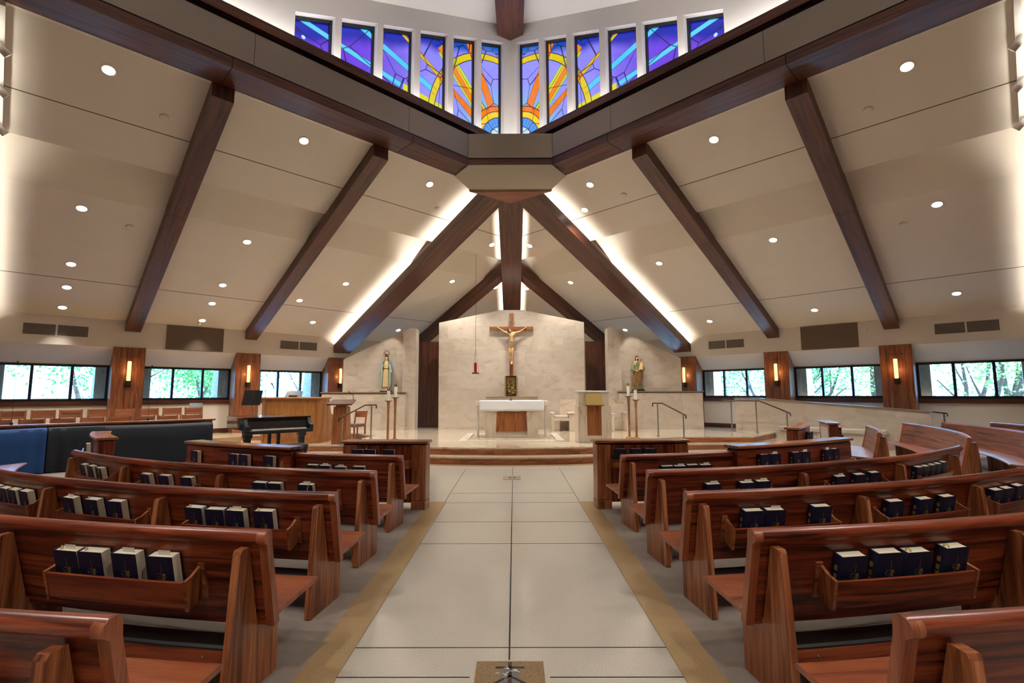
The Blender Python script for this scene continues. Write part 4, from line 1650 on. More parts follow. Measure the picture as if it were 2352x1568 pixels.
for sg, rows in BOOKS.items():
    for row, racks in rows.items():
        nm, R = ROWN[row]
        for i, lst in enumerate(racks):
            for k, (s, kind) in enumerate(lst):
                extra = 'with a paper slip, ' if 's' in kind else ('with a gold ribbon, ' if kind else '')
                one = {1: '', 3: ['nearest the aisle', 'middle of three', 'farthest of three'], 4: ['nearest the aisle', 'second of four', 'third of four', 'fourth and last'], 5: ['nearest the aisle', 'second of five', 'middle of five', 'fourth of five', 'last of five']}[len(lst)][k]
                lab = 'navy hymnal, %s, %s, %s, %s side' % (one, RN[i] if len(racks) > 1 else 'book rack', nm, SIDEN[sg])
                book_on_pew(R, s, lab, 'hymnals on the %s %s of the aisle' % (nm, SIDEN[sg]), kind, lift=rnd.uniform(-.004, .006), extra=rnd.uniform(-.03, .03), n0=.025)
# books at the backs of the partitions
for sg, xs in ((-1, ((-1.72, ''), (-2.0, 'r'), (-2.18, ''))), (1, ((1.60, ''), (1.83, ''), (2.04, '')))):
    for k, (x, kind) in enumerate(xs):
        y = (7.29 if sg < 0 else 7.32) + sg * radians(4) * (x - sg * 1.88)
        Mx = Matrix.Translation((x, y - .008, .613)) @ Matrix.Rotation(sg * radians(4), 4, 'Z') @ Matrix.Rotation(radians(2), 4, 'X')
        put_book(Mx, 'navy hymnal standing at the back of the straight %s partition, %s the aisle' % (SIDEN[sg], ['nearest', 'second from', 'farthest from'][k]), 'hymnals on the straight %s partition' % SIDEN[sg], kind)
for sg, arcs in ((-1, (-3.19, -3.63, -3.83, -4.69)), (1, (3.34, 3.52, 3.93, 4.11, 4.62, 4.80))):
    for k, s in enumerate(arcs):
        a = s / 9.0
        r = 9.006
        rad, tan = V((sin(a), -cos(a), 0)), V((cos(a), sin(a), 0))
        rot = Matrix((tan, -rad, V((0, 0, 1)))).transposed().to_4x4() @ Matrix.Rotation(radians(2.5), 4, 'X')
        p = V((PC[0] + r * sin(a), PC[1] - r * cos(a), .608))
        n = len(arcs)
        put_book(Matrix.Translation(p + V((0, 0, .005))) @ rot, 'navy hymnal at the back of the curved %s partition, %s from its aisle end' % (SIDEN[sg], order_word(k)), 'hymnals on the curved %s partition' % SIDEN[sg], 's' if k in (1, 3, 4) and sg > 0 else '')
# a few more in the right and left side sections
for k, (r, d, w) in enumerate(((7.65, 51.5, 'left of two on the small curved partition by the ramp railing'), (7.65, 53.6, 'right of two on the small curved partition by the ramp railing'), (8.21, 64.8, 'on the back of the partition with the pale insert'), (9.67, -46.5, 'on the back of the small partition before the draped table'))):
    a = radians(d)
    rad, tan = V((sin(a), -cos(a), 0)), V((cos(a), sin(a), 0))
    rot = Matrix((tan, -rad, V((0, 0, 1)))).transposed().to_4x4() @ Matrix.Rotation(radians(3), 4, 'X')
    put_book(Matrix.Translation((PC[0] + r * sin(a), PC[1] - r * cos(a), .613)) @ rot, 'navy hymnal, ' + w, 'hymnals of the side sections', 's' if k == 1 else '')
for k, d in enumerate((57.8, 59.2, 60.6)):
    book_on_pew(8.86, 8.96 * radians(d) / K_, 'navy hymnal, %s of three behind the short pew beside the panelled partition' % order_word(k), 'hymnals of the side sections', 's', n0=.025)
# ------------------------------------------------------------------ altar and its cloth
al = thing('altar', 'travertine altar table with a tapered oak front panel and slim end legs', 'altar', (0, 15.2, .35))
b = MB()
b.bbox(-1.07, 1.085, 14.78, 15.66, 1.29, 1.425, .008)
b.build('table_top', M['marble_w'], parent=al)
for sg in (-1, 1):
    b = MB()
    b.prism([(sg * .785, .352), (sg * .475, .352), (sg * .435, 1.29), (sg * .80, 1.29)], 14.80, 15.55, XZ)
    b.build('pedestal', M['marble_b'], parent=al, grain=(0, 0, 1))
    b = MB()
    b.loft([[V((sg * x, y, z)) for x, y in ((x0, 15.05), (x0 + .055, 15.05), (x0 + .055, 15.35), (x0, 15.35))] for z, x0 in ((.352, .985), (1.29, 1.015))])
    b.build('leg', M['marble_w'], parent=al, grain=(0, 0, 1))
b = MB()
b.prism([(-.47, .53), (.47, .53), (.43, 1.29), (-.43, 1.29)], 14.83, 15.4, XZ)
b.build('front_panel', M['step'], parent=al, grain=(0, 0, 1))
b = MB()
b.box(-.475, .475, 14.86, 15.5, .352, .53)
b.box(-.475, .475, 14.83, 14.87, .352, .42)
b.build('base_block', M['marble_b'], parent=al)
b = MB()
n = 40
rings = []
for k, (y, z) in enumerate(((14.765, 1.125), (14.768, 1.2), (14.766, 1.35), (14.768, 1.425), (14.80, 1.432), (15.2, 1.432), (15.64, 1.432), (15.672, 1.42), (15.675, 1.1))):
    rings.append([V((-.955 + 1.91 * i / n, y + (.004 * sin(i * .45 + k) if k < 3 else 0), z + (.004 * sin(i * .5) if k == 0 else 0))) for i in range(n + 1)])
back = [[p + V((0, .006 if k < 4 else (-.006 if k > 6 else 0), -.006 if 3 < k < 7 else 0)) for p in r] for k, r in enumerate(rings)]
b.loft(rings, closed=False, caps=False)
cl = b.build('altar_cloth', M['white_cloth'], recalc=False)
md = cl.modifiers.new('thick', 'SOLIDIFY')
md.thickness = .004
md.offset = 1
tag(cl, 'white cloth hanging over the front of the altar table', 'altar cloth')
mc = thing('altar_microphone', 'small black gooseneck microphone standing on the altar cloth', 'microphone', (-.02, 14.95, 1.436))
b = MB()
b.lathe([(0, 1.436), (.04, 1.436), (.035, 1.456), (.012, 1.475), (.01, 1.48), (0, 1.48)], Matrix.Translation((-.02, 14.95, 0)), 14)
b.build('base', M['black'], parent=mc)
b = MB()
b.tube([(-.02, 14.95, 1.475), (-.02, 14.95, 1.56), (-.015, 14.94, 1.62)], .006, 8)
b.build('gooseneck', M['black'], parent=mc)
b = MB()
b.lathe([(0, 0), (.02, .01), (.022, .05), (.012, .065), (0, .067)], Matrix.Translation((-.015, 14.94, 1.615)), 12)
b.build('microphone_head', M['black'], parent=mc)

# tabernacle on its wall shelf
sh = thing('wall_shelf', 'stone shelf under the gold tabernacle on the altar wall', 'shelf', (0, 17.9, 1.35))
b = MB()
b.bbox(-.92, .92, 17.55, 18.2, 1.507, 1.545, .006)
b.build('shelf_slab', M['ledge'], parent=sh)
b = MB()
b.box(-.88, .88, 17.62, 18.2, .352, 1.507)
b.build('support_block', M['marble'], parent=sh)
tb = thing('tabernacle', 'gold tabernacle with a relief door below the crucifix', 'tabernacle', (-.027, 17.8, 1.546))
b = MB()
for x0, x1, z0, z1 in ((-.21, .155, 1.546, 1.60), (-.21, .155, 2.22, 2.275), (-.21, -.175, 1.6, 2.22), (.12, .155, 1.6, 2.22)):
    b.bbox(x0, x1, 17.66, 18.04, z0, z1, .006)
b.build('case', M['bronze'], parent=tb)
for sg in (-1, 1):
    b = MB()
    x = -.027 + sg * .183
    b.loft([[V((x, 17.67, z)), V((x + sg * .05, 17.80, z)), V((x + sg * .05, 17.83, z)), V((x, 17.72, z))] for z in (1.55, 2.27)])
    b.build('side_wing', M['brass'], parent=tb)
b = MB()
nx, nz = 22, 40
rings = []
for k in range(nz + 1):
    ring = []
    for i in range(nx + 1):
        x, z = -.175 + .295 * i / nx, 1.60 + .62 * k / nz
        h = .030 * sin(x * 46 + 2.1 * sin(z * 17)) * sin(z * 31 + 1.7 * sin(x * 38)) + rnd.uniform(-.014, .014)
        e = min(i, nx - i, k, nz - k)
        ring.append(V((x, 17.69 - (h if e else 0), z)))
    rings.append(ring)
b.loft(rings, closed=False, caps=False)
b.build('relief_door', M['gold'], parent=tb, recalc=False, ang=70)


# ------------------------------------------------------------------ figures
def skin_body(name, joints, bones, material, parent, root='pelvis', sub=2):
    base = ROOTLOC[parent.name]
    keys = list(joints)
    me = bpy.data.meshes.new(name)
    me.from_pydata([V(joints[k][0]) - base for k in keys], [(keys.index(a), keys.index(c)) for a, c in bones], [])
    o = bpy.data.objects.new(name, me)
    COL.objects.link(o)
    o.parent = parent
    ROOTLOC[o.name] = base
    o.modifiers.new('skin', 'SKIN').use_smooth_shade = True
    sk = me.skin_vertices[0].data
    for i, k in enumerate(keys):
        r = joints[k][1]
        sk[i].radius = (r, r) if not isinstance(r, tuple) else r
        sk[i].use_root = (k == root)
    s = o.modifiers.new('smooth', 'SUBSURF')
    s.levels = s.render_levels = sub
    me.materials.append(material)
    return o


def robe_rings(cx, cy, rows, n=40, folds=9, amp=.08, ph=0):
    out = []
    for k, (z, dx, dy, rx, ry, a) in enumerate(rows):
        ring = []
        for i in range(n):
            t = 2 * pi * i / n
            m = 1 + amp * a * cos(folds * t + ph + .5 * sin(k * .6))
            ring.append(V((cx + dx + rx * cos(t) * m, cy + dy + ry * sin(t) * m, z)))
        out.append(ring)
    return out


def fingers(joints, bones, hand, wrist, L, r, side):
    """five short unequal fingers fanned from the palm"""
    h, w = V(joints[hand][0]), V(joints[wrist][0])
    d = (h - w).normalized()
    up = V((0, 0, 1))
    sd = d.cross(V((0, 1, 0))).normalized()
    for i, (a, l) in enumerate(((-.45, .8), (-.15, 1), (.15, .95), (.42, .75))):
        k = '%s_f%d' % (hand, i)
        p = h + (d * cos(a) + sd * sin(a)) * L * l + V((0, -.3 * L, 0))
        joints[k] = (p, r)
        bones.append((hand, k))
    k = hand + '_th'
    joints[k] = (h + (d * .35 - sd * side * .8).normalized() * L * .7 + V((0, -.4 * L, 0)), r)
    bones.append((hand, k))


def face(b, c, r, fwd=-1):
    """nose, brow and lips added in front of a head of radius r at c"""
    b.loft([[c + V((x * r, fwd * y * r, z * r)) for x, y, z in q] for q in (
        ((-.06, .86, .25), (.06, .86, .25), (.05, .95, .2), (-.05, .95, .2)),
        ((-.10, .84, -.08), (.10, .84, -.08), (.07, 1.14, -.06), (-.07, 1.14, -.06)),
        ((-.11, .82, -.16), (.11, .82, -.16), (.07, .98, -.17), (-.07, .98, -.17)))])


# crucifix
cx = thing('crucifix', 'wooden crucifix with a painted corpus on the altar wall', 'crucifix', (-.013, 18.12, 2.29))
b = MB()
b.bbox(-.083, .057, 18.05, 18.19, 2.20, 4.596, .006)
b.build('cross_post', M['step'], parent=cx, grain=(0, 0, 1))
b = MB()
b.bbox(-.819, .79, 18.045, 18.15, 3.952, 4.088, .006)
b.build('cross_beam', M['step'], parent=cx)
b = MB()
pts = [(-.07, 4.40), (-.055, 4.33), (-.03, 4.28), (0, 4.22), (.06, 4.19)]
rings = []
for i, (x, z) in enumerate(pts):
    y = 18.035 - .02 * sin(i * 1.3)
    rings.append([V((x - .03, y, z - .02)), V((x + .05, y - .01, z + .02)), V((x + .05, y + .008, z + .022)), V((x - .03, y + .012, z - .018))])
b.loft(rings)
ball(b, (-.06, 18.03, 4.405), .022, .02, .016)
ball(b, (0, 18.03, 4.40), .022, .02, .02)
b.build('title_scroll', M['loin'], parent=cx)
J = {'pelvis': ((-.015, 17.96, 3.46), (.085, .06)), 'waist': ((-.01, 17.96, 3.57), (.078, .058)), 'chest': ((.0, 17.955, 3.72), (.098, .07)), 'upper': ((-.005, 17.95, 3.81), (.09, .06)),
     'neck': ((-.035, 17.935, 3.865), .036), 'chin': ((-.055, 17.905, 3.90), .045), 'head': ((-.068, 17.90, 3.95), .056), 'crown': ((-.072, 17.91, 3.99), .045),
     'shL': ((-.105, 17.96, 3.84), .046), 'elL': ((-.27, 17.99, 3.90), .033), 'wrL': ((-.45, 18.01, 4.01), .020), 'haL': ((-.51, 18.01, 4.055), .022),
     'shR': ((.105, 17.96, 3.845), .046), 'elR': ((.29, 17.99, 3.90), .033), 'wrR': ((.455, 18.01, 4.005), .020), 'haR': ((.515, 18.01, 4.05), .022),
     'hipL': ((-.068, 17.95, 3.41), .062), 'knL': ((-.075, 17.90, 3.15), .044), 'clL': ((-.06, 17.95, 3.02), .041), 'anL': ((-.028, 17.99, 2.80), .025), 'ftL': ((-.022, 17.94, 2.72), .024), 'toL': ((-.025, 17.92, 2.69), .020),
     'hipR': ((.042, 17.95, 3.41), .062), 'knR': ((.008, 17.885, 3.16), .044), 'clR': ((.012, 17.94, 3.02), .041), 'anR': ((.016, 17.97, 2.80), .025), 'ftR': ((.012, 17.925, 2.72), .024), 'toR': ((.014, 17.905, 2.69), .020)}
B = [('pelvis', 'waist'), ('waist', 'chest'), ('chest', 'upper'), ('upper', 'neck'), ('neck', 'chin'), ('chin', 'head'), ('head', 'crown'), ('upper', 'shL'), ('shL', 'elL'), ('elL', 'wrL'), ('wrL', 'haL'), ('upper', 'shR'), ('shR', 'elR'), ('elR', 'wrR'), ('wrR', 'haR'),
     ('pelvis', 'hipL'), ('hipL', 'knL'), ('knL', 'clL'), ('clL', 'anL'), ('anL', 'ftL'), ('ftL', 'toL'), ('pelvis', 'hipR'), ('hipR', 'knR'), ('knR', 'clR'), ('clR', 'anR'), ('anR', 'ftR'), ('ftR', 'toR')]
fingers(J, B, 'haL', 'wrL', .045, .006, 1)
fingers(J, B, 'haR', 'wrR', .045, .006, -1)
body = skin_body('corpus', J, B, M['skin'], cx)
b = MB()
b.loft(robe_rings(-.015, 17.945, [(3.30, -.01, .0, .115, .085, .6), (3.36, 0, 0, .118, .088, .8), (3.44, 0, 0, .115, .085, 1), (3.50, 0, 0, .108, .08, 1), (3.545, 0, 0, .10, .075, .6)], 36, 11, .07))
b.loft([[V((.09 + x, 17.93 + y, z)) for x, y in ((0, -.04), (.05, -.02), (.045, .05), (0, .05))] for z in (3.52, 3.46)] + [[V((.10 + x, 17.95 + y, z)) for x, y in ((0, -.03), (.035, -.01), (.03, .04), (0, .04))] for z in (3.32, 3.2)])
b.build('loincloth', M['loin'], parent=body)
b = MB()
b.loft(robe_rings(-.068, 17.925, [(3.86, -.03, .005, .045, .035, .3), (3.92, -.01, .005, .062, .05, .3), (3.97, 0, .005, .066, .058, .2), (4.01, 0, .0, .055, .05, .1), (4.028, 0, 0, .02, .02, 0)], 20, 6, .06))
ball(b, (-.058, 17.875, 3.875), .034, .022, .032)
b.build('hair', M['hair'], parent=body)
b = MB()
rr = 22
b.loft([[V((-.07 + .066 * cos(2 * pi * i / rr) + .01 * cos(2 * pi * k / 6) * cos(2 * pi * i / rr), 17.905 + .064 * sin(2 * pi * i / rr) + .01 * cos(2 * pi * k / 6) * sin(2 * pi * i / rr), 3.985 + .010 * sin(2 * pi * k / 6) + .006 * sin(i * 2.4))) for k in range(6)] for i in range(rr)], ring_loop=True)
b.build('thorn_crown', M['loin'], parent=body)

# statue of a robed woman with a crown of stars
mx_, my_ = -4.60, 18.12
ma = thing('statue', 'statue of a woman in a cream robe and blue mantle with a starred halo', 'statue', (mx_, my_, 1.716), 'statues on the stone ledges')
b = MB()
b.bbox(mx_ - .20, mx_ + .20, my_ - .12, my_ + .12, 1.716, 1.755, .005)
b.build('plinth', M['hair'], parent=ma)
b = MB()
b.loft(robe_rings(mx_, my_, [(1.755, 0, 0, .17, .12, .2), (1.80, 0, 0, .18, .13, .6), (1.83, 0, 0, .16, .12, .3), (1.845, 0, 0, .08, .06, 0)], 28, 8, .08))
b.build('cloud_base', M['globe'], parent=ma)
b = MB()
b.loft(robe_rings(mx_, my_, [(1.835, 0, 0, .15, .11, .2), (1.875, 0, 0, .165, .12, 1), (1.91, 0, 0, .13, .1, .6), (1.925, 0, 0, .06, .05, 0)], 28, 7, .1))
b.build('serpent_rock', M['rust'], parent=ma)
J = {'pelvis': ((mx_, my_, 2.42), (.09, .07)), 'waist': ((mx_, my_, 2.52), (.085, .065)), 'chest': ((mx_, my_, 2.68), (.10, .07)), 'upper': ((mx_, my_, 2.78), (.085, .06)), 'neck': ((mx_, my_ - .01, 2.86), .034), 'chin': ((mx_, my_ - .025, 2.90), .044), 'head': ((mx_, my_ - .025, 2.955), .056), 'crown': ((mx_, my_ - .015, 3.0), .042),
     'shL': ((mx_ - .10, my_, 2.77), .045), 'elL': ((mx_ - .155, my_ - .02, 2.60), .034), 'wrL': ((mx_ - .185, my_ - .07, 2.49), .020), 'haL': ((mx_ - .205, my_ - .10, 2.445), .020),
     'shR': ((mx_ + .10, my_, 2.77), .045), 'elR': ((mx_ + .155, my_ - .02, 2.60), .034), 'wrR': ((mx_ + .185, my_ - .07, 2.49), .020), 'haR': ((mx_ + .205, my_ - .10, 2.445), .020)}
B = [('pelvis', 'waist'), ('waist', 'chest'), ('chest', 'upper'), ('upper', 'neck'), ('neck', 'chin'), ('chin', 'head'), ('head', 'crown'), ('upper', 'shL'), ('shL', 'elL'), ('elL', 'wrL'), ('wrL', 'haL'), ('upper', 'shR'), ('shR', 'elR'), ('elR', 'wrR'), ('wrR', 'haR')]
fingers(J, B, 'haL', 'wrL', .045, .007, 1)
fingers(J, B, 'haR', 'wrR', .045, .007, -1)
body = skin_body('body', J, B, M['skin'], ma)
b = MB()
face(b, V((mx_, my_ - .025, 2.95)), .06)
b.build('face', M['skin'], parent=body)
b = MB()
b.loft(robe_rings(mx_, my_ - .01, [(1.90, 0, 0, .125, .10, 1), (2.1, 0, 0, .118, .095, 1), (2.35, 0, 0, .112, .088, .8), (2.50, 0, 0, .098, .078, .5), (2.56, 0, 0, .092, .072, .3), (2.70, 0, 0, .108, .084, .3), (2.80, 0, 0, .095, .068, .1), (2.84, 0, 0, .045, .04, 0)], 44, 11, .075))
b.build('robe', M['cream_robe'], parent=body)
b = MB()
b.loft(robe_rings(mx_, my_ - .01, [(2.545, 0, 0, .097, .078, 0), (2.575, 0, 0, .097, .078, 0)], 30, 3, 0))
b.build('belt', M['hair'], parent=body)
for sg in (-1, 1):
    prof = [(1.88, .15, .03), (2.0, .165, .05), (2.2, .16, .05), (2.4, .155, .055), (2.52, .165, .06), (2.62, .155, .06), (2.72, .12, .055), (2.80, .085, .05), (2.84, .055, .04)]
    for nm, k, m_ in (('mantle', 1, 'blue_robe'), ('mantle_lining', -1, 'pale_robe')):
        b = MB()
        rings = []
        for z, dx, w in prof:
            x0 = mx_ + sg * dx
            if k > 0:
                rings.append([V((x0 + sg * w * cos(a) * .9, my_ + .02 + .085 * sin(a), z)) for a in [2 * pi * i / 16 for i in range(16)]])
            elif z > 2.75:
                continue
            else:
                rings.append([V((x0 - sg * .008 + sg * w * .62 * cos(a), my_ - .05 + .06 * sin(a), z + .01)) for a in [2 * pi * i / 16 for i in range(16)]])
        b.loft(rings)
        b.build(nm, M[m_], parent=body)
b = MB()
b.loft(robe_rings(mx_, my_ + .005, [(2.74, 0, .03, .075, .045, .2), (2.84, 0, .02, .062, .045, .2), (2.93, 0, .01, .066, .055, .2), (2.99, 0, .0, .062, .055, .1), (3.025, 0, 0, .035, .03, 0)], 22, 5, .05))
b.build('veil', M['hair'], parent=body)
b = MB()
b.lathe([(.048, 3.02), (.056, 3.03), (.058, 3.09), (.045, 3.10), (.042, 3.03)], Matrix.Translation((mx_, my_ - .01, 0)), 18)
b.build('crown', M['brass'], parent=body)
b = MB()
hc = V((mx_ + .0, my_ + .02, 3.13))
rr = 28
for R0, R1 in ((.062, .072), (.085, .095)):
    o_ = [V((cos(2 * pi * i / rr), 0, sin(2 * pi * i / rr))) for i in range(rr)]
    b.loft([[hc + p * R0 + V((0, yy, 0)) for p in o_] for yy in (0,)] + [[hc + p * R1 for p in o_], [hc + p * R1 + V((0, .008, 0)) for p in o_], [hc + p * R0 + V((0, .008, 0)) for p in o_]], ring_loop=True)
for i in range(12):
    a = radians(-60 + 300 * i / 11 - 0) + radians(0)
    d = V((cos(a), 0, sin(a)))
    b.tube([hc + d * .07, hc + d * .125], .0035, 5)
    ball(b, hc + d * .13, .012, .010, .012, 8, 6)
b.build('halo', M['bronze'], parent=body)

# statue of a bearded man holding a child
jx, jy = 4.60, 18.12
jo = thing('statue', 'statue of a bearded man in green and brown robes holding a child', 'statue', (jx, jy, 1.716), 'statues on the stone ledges')
b = MB()
b.bbox(jx - .22, jx + .22, jy - .13, jy + .13, 1.716, 1.755, .006)
b.bbox(jx - .19, jx + .19, jy - .11, jy + .11, 1.75, 1.80, .012)
b.build('plinth', M['hair'], parent=jo)
J = {'pelvis': ((jx, jy, 2.38), (.10, .08)), 'waist': ((jx, jy, 2.50), (.10, .075)), 'chest': ((jx - .01, jy, 2.64), (.115, .08)), 'upper': ((jx - .015, jy, 2.74), (.095, .065)), 'neck': ((jx - .015, jy - .015, 2.82), .038), 'chin': ((jx - .01, jy - .035, 2.86), .046), 'head': ((jx - .01, jy - .03, 2.92), .060), 'crown': ((jx - .015, jy - .02, 2.965), .045),
     'shL': ((jx - .125, jy, 2.72), .05), 'elL': ((jx - .165, jy - .04, 2.52), .04), 'wrL': ((jx - .10, jy - .12, 2.46), .024), 'haL': ((jx - .05, jy - .14, 2.44), .022),
     'shR': ((jx + .11, jy, 2.73), .05), 'elR': ((jx + .19, jy - .04, 2.56), .04), 'wrR': ((jx + .12, jy - .12, 2.51), .024), 'haR': ((jx + .07, jy - .14, 2.53), .022)}
B = [('pelvis', 'waist'), ('waist', 'chest'), ('chest', 'upper'), ('upper', 'neck'), ('neck', 'chin'), ('chin', 'head'), ('head', 'crown'), ('upper', 'shL'), ('shL', 'elL'), ('elL', 'wrL'), ('wrL', 'haL'), ('upper', 'shR'), ('shR', 'elR'), ('elR', 'wrR'), ('wrR', 'haR')]
fingers(J, B, 'haL', 'wrL', .045, .007, 1)
fingers(J, B, 'haR', 'wrR', .045, .007, -1)
body = skin_body('body', J, B, M['skin'], jo)
b = MB()
face(b, V((jx - .01, jy - .035, 2.91)), .062)
b.build('face', M['skin'], parent=body)
b = MB()
b.loft(robe_rings(jx, jy, [(1.80, .02, 0, .15, .11, 1), (1.95, .01, 0, .15, .11, 1), (2.2, 0, 0, .145, .105, .7), (2.45, 0, 0, .13, .095, .4), (2.62, -.01, 0, .135, .092, .3), (2.74, -.012, 0, .115, .075, .1), (2.80, -.015, 0, .05, .045, 0)], 44, 10, .08))
b.build('robe', M['green_robe'], parent=body)
b = MB()
b.loft(robe_rings(jx, jy - .012, [(1.93, -.04, 0, .15, .115, .8), (2.05, -.02, 0, .172, .125, 1), (2.25, 0, 0, .175, .125, 1), (2.42, .01, 0, .172, .122, 1), (2.50, .02, 0, .155, .115, .7), (2.54, .04, 0, .11, .09, .2)], 44, 6, .09, 1.0))
b.build('mantle', M['brown_robe'], parent=body)
for sg in (-1, 1):
    b = MB()
    b.tube([(jx + sg * .11, jy + .01, 2.74), (jx + sg * .165, jy - .01, 2.62), (jx + sg * .185, jy - .04, 2.50), (jx + sg * .12, jy - .10, 2.45)], [.055, .07, .075, .045], 12)
    b.build('sleeve', M['green_robe'], parent=body)
b = MB()
b.loft(robe_rings(jx - .015, jy + .0, [(2.80, 0, .02, .05, .035, .1), (2.87, 0, .015, .066, .05, .2), (2.94, 0, .005, .068, .06, .2), (2.985, 0, 0, .055, .05, .1), (3.005, 0, 0, .02, .02, 0)], 20, 6, .06))
ball(b, (jx - .01, jy - .075, 2.855), .036, .025, .035)
b.build('hair', M['hair'], parent=body)
kx, ky = jx + .115, jy - .13
J = {'pelvis': ((kx - .01, ky, 2.58), .05), 'chest': ((kx, ky, 2.68), .055), 'neck': ((kx + .005, ky, 2.755), .022), 'head': ((kx + .005, ky - .01, 2.81), .043), 'crown': ((kx + .005, ky, 2.84), .032),
     'shL': ((kx - .045, ky, 2.715), .022), 'wrL': ((kx - .07, ky - .05, 2.65), .015), 'shR': ((kx + .045, ky, 2.715), .022), 'elR': ((kx + .085, ky - .01, 2.70), .017), 'haR': ((kx + .085, ky - .02, 2.79), .014),
     'knL': ((kx - .07, ky - .06, 2.55), .032), 'ftL': ((kx - .10, ky - .05, 2.46), .02), 'knR': ((kx + .01, ky - .07, 2.55), .032), 'ftR': ((kx - .02, ky - .06, 2.46), .02)}
B = [('pelvis', 'chest'), ('chest', 'neck'), ('neck', 'head'), ('head', 'crown'), ('chest', 'shL'), ('shL', 'wrL'), ('chest', 'shR'), ('shR', 'elR'), ('elR', 'haR'), ('pelvis', 'knL'), ('knL', 'ftL'), ('pelvis', 'knR'), ('knR', 'ftR')]
ch = skin_body('child_figure', J, B, M['skin'], jo)
b = MB()
b.loft(robe_rings(kx, ky, [(2.50, -.03, -.03, .085, .06, .6), (2.58, -.01, -.01, .075, .06, .5), (2.68, 0, 0, .066, .058, .3), (2.74, 0, 0, .045, .04, .1)], 24, 7, .07))
b.build('child_robe', M['cream_robe'], parent=ch)
b = MB()
b.loft(robe_rings(kx + .005, ky + .012, [(2.77, 0, .005, .04, .03, .1), (2.82, 0, 0, .048, .042, .1), (2.855, 0, -.008, .036, .034, .1), (2.865, 0, -.008, .015, .015, 0)], 16, 5, .05))
b.build('child_hair', M['hair'], parent=ch)

# hanging sanctuary lamp
sl = thing('sanctuary_lamp', 'hanging sanctuary lamp with a red glass, left of the crucifix', 'lamp', (-1.206, 16.5, 2.30))
lp = Matrix.Translation((-1.206, 16.5, 0))
b = MB()
b.lathe([(0, 2.305), (.11, 2.30), (.122, 2.318), (.118, 2.342), (.055, 2.346), (0, 2.346)], lp, 24)
b.build('ring_base', M['bronze'], parent=sl)
b = MB()
b.lathe([(0, 2.346), (.046, 2.346), (.048, 2.36), (.048, 2.62), (.04, 2.66), (.02, 2.68), (0, 2.682)], lp, 20)
b.build('red_glass', M['red'], parent=sl)
for k in range(3):
    a = radians(20 + 120 * k)
    b = MB()
    b.tube([(-1.206 + .115 * cos(a), 16.5 + .115 * sin(a), 2.335), (-1.206 + .02 * cos(a), 16.5 + .02 * sin(a), 3.0), (-1.206, 16.5, 3.12)], .004, 6)
    b.build('chain', M['bronze'], parent=sl)
b = MB()
b.tube([(-1.206, 16.5, 3.12), (-1.206, 16.5, 6.40)], .005, 6)
b.build('chain', M['bronze'], parent=sl)

# ambo
am = thing('ambo', 'travertine ambo with a slanted brass book rest and an oak front panel', 'ambo', (2.21, 13.6, .35))
b = MB()
b.bbox(1.776, 2.02, 13.30, 14.0, .352, 1.316, .006)
b.build('side_pier', M['marble_b'], parent=am, grain=(0, 0, 1))
b = MB()
b.bbox(2.40, 2.66, 13.30, 14.0, .352, 1.316, .006)
b.build('side_pier', M['marble_b'], parent=am, grain=(0, 0, 1))
b = MB()
b.bbox(2.01, 2.41, 13.32, 13.9, .352, .53, .004)
b.build('base_block', M['marble_b'], parent=am)
b = MB()
b.box(2.01, 2.41, 13.34, 13.9, .53, 1.33)
b.build('front_panel', M['step'], parent=am, grain=(0, 0, 1))
for x0, x1 in ((1.80, 2.0), (2.41, 2.61)):
    b = MB()
    b.bbox(x0, x1, 13.34, 13.95, 1.316, 1.667, .006)
    b.build('upper_block', M['marble_b'], parent=am, grain=(0, 0, 1))
b = MB()
b.box(1.99, 2.42, 13.5, 13.9, 1.32, 1.667)
b.build('core', M['marble_b'], parent=am)
b = MB()
b.bbox(1.775, 2.63, 13.30, 14.0, 1.667, 1.716, .008)
b.build('top_slab', M['marble_w'], parent=am)
b = MB()
b.loft([[V((1.97, 13.20, 1.335)), V((2.445, 13.20, 1.335)), V((2.445, 13.22, 1.32)), V((1.97, 13.22, 1.32))], [V((1.985, 13.335, 1.66)), V((2.425, 13.335, 1.66)), V((2.425, 13.36, 1.66)), V((1.985, 13.36, 1.66))]])
b.box(1.96, 2.455, 13.175, 13.225, 1.315, 1.335)
b.build('brass_rest', M['brass'], parent=am)
mk = thing('ambo_microphone', 'thin upright microphone on top of the ambo', 'microphone', (2.17, 13.5, 1.717))
b = MB()
b.tube([(2.17, 13.5, 1.717), (2.17, 13.5, 2.0)], .006, 8)
b.build('stem', M['bronze'], parent=mk)
b = MB()
b.lathe([(0, 0), (.014, .01), (.015, .06), (0, .07)], Matrix.Translation((2.17, 13.5, 1.99)), 10)
b.build('microphone_head', M['black'], parent=mk)

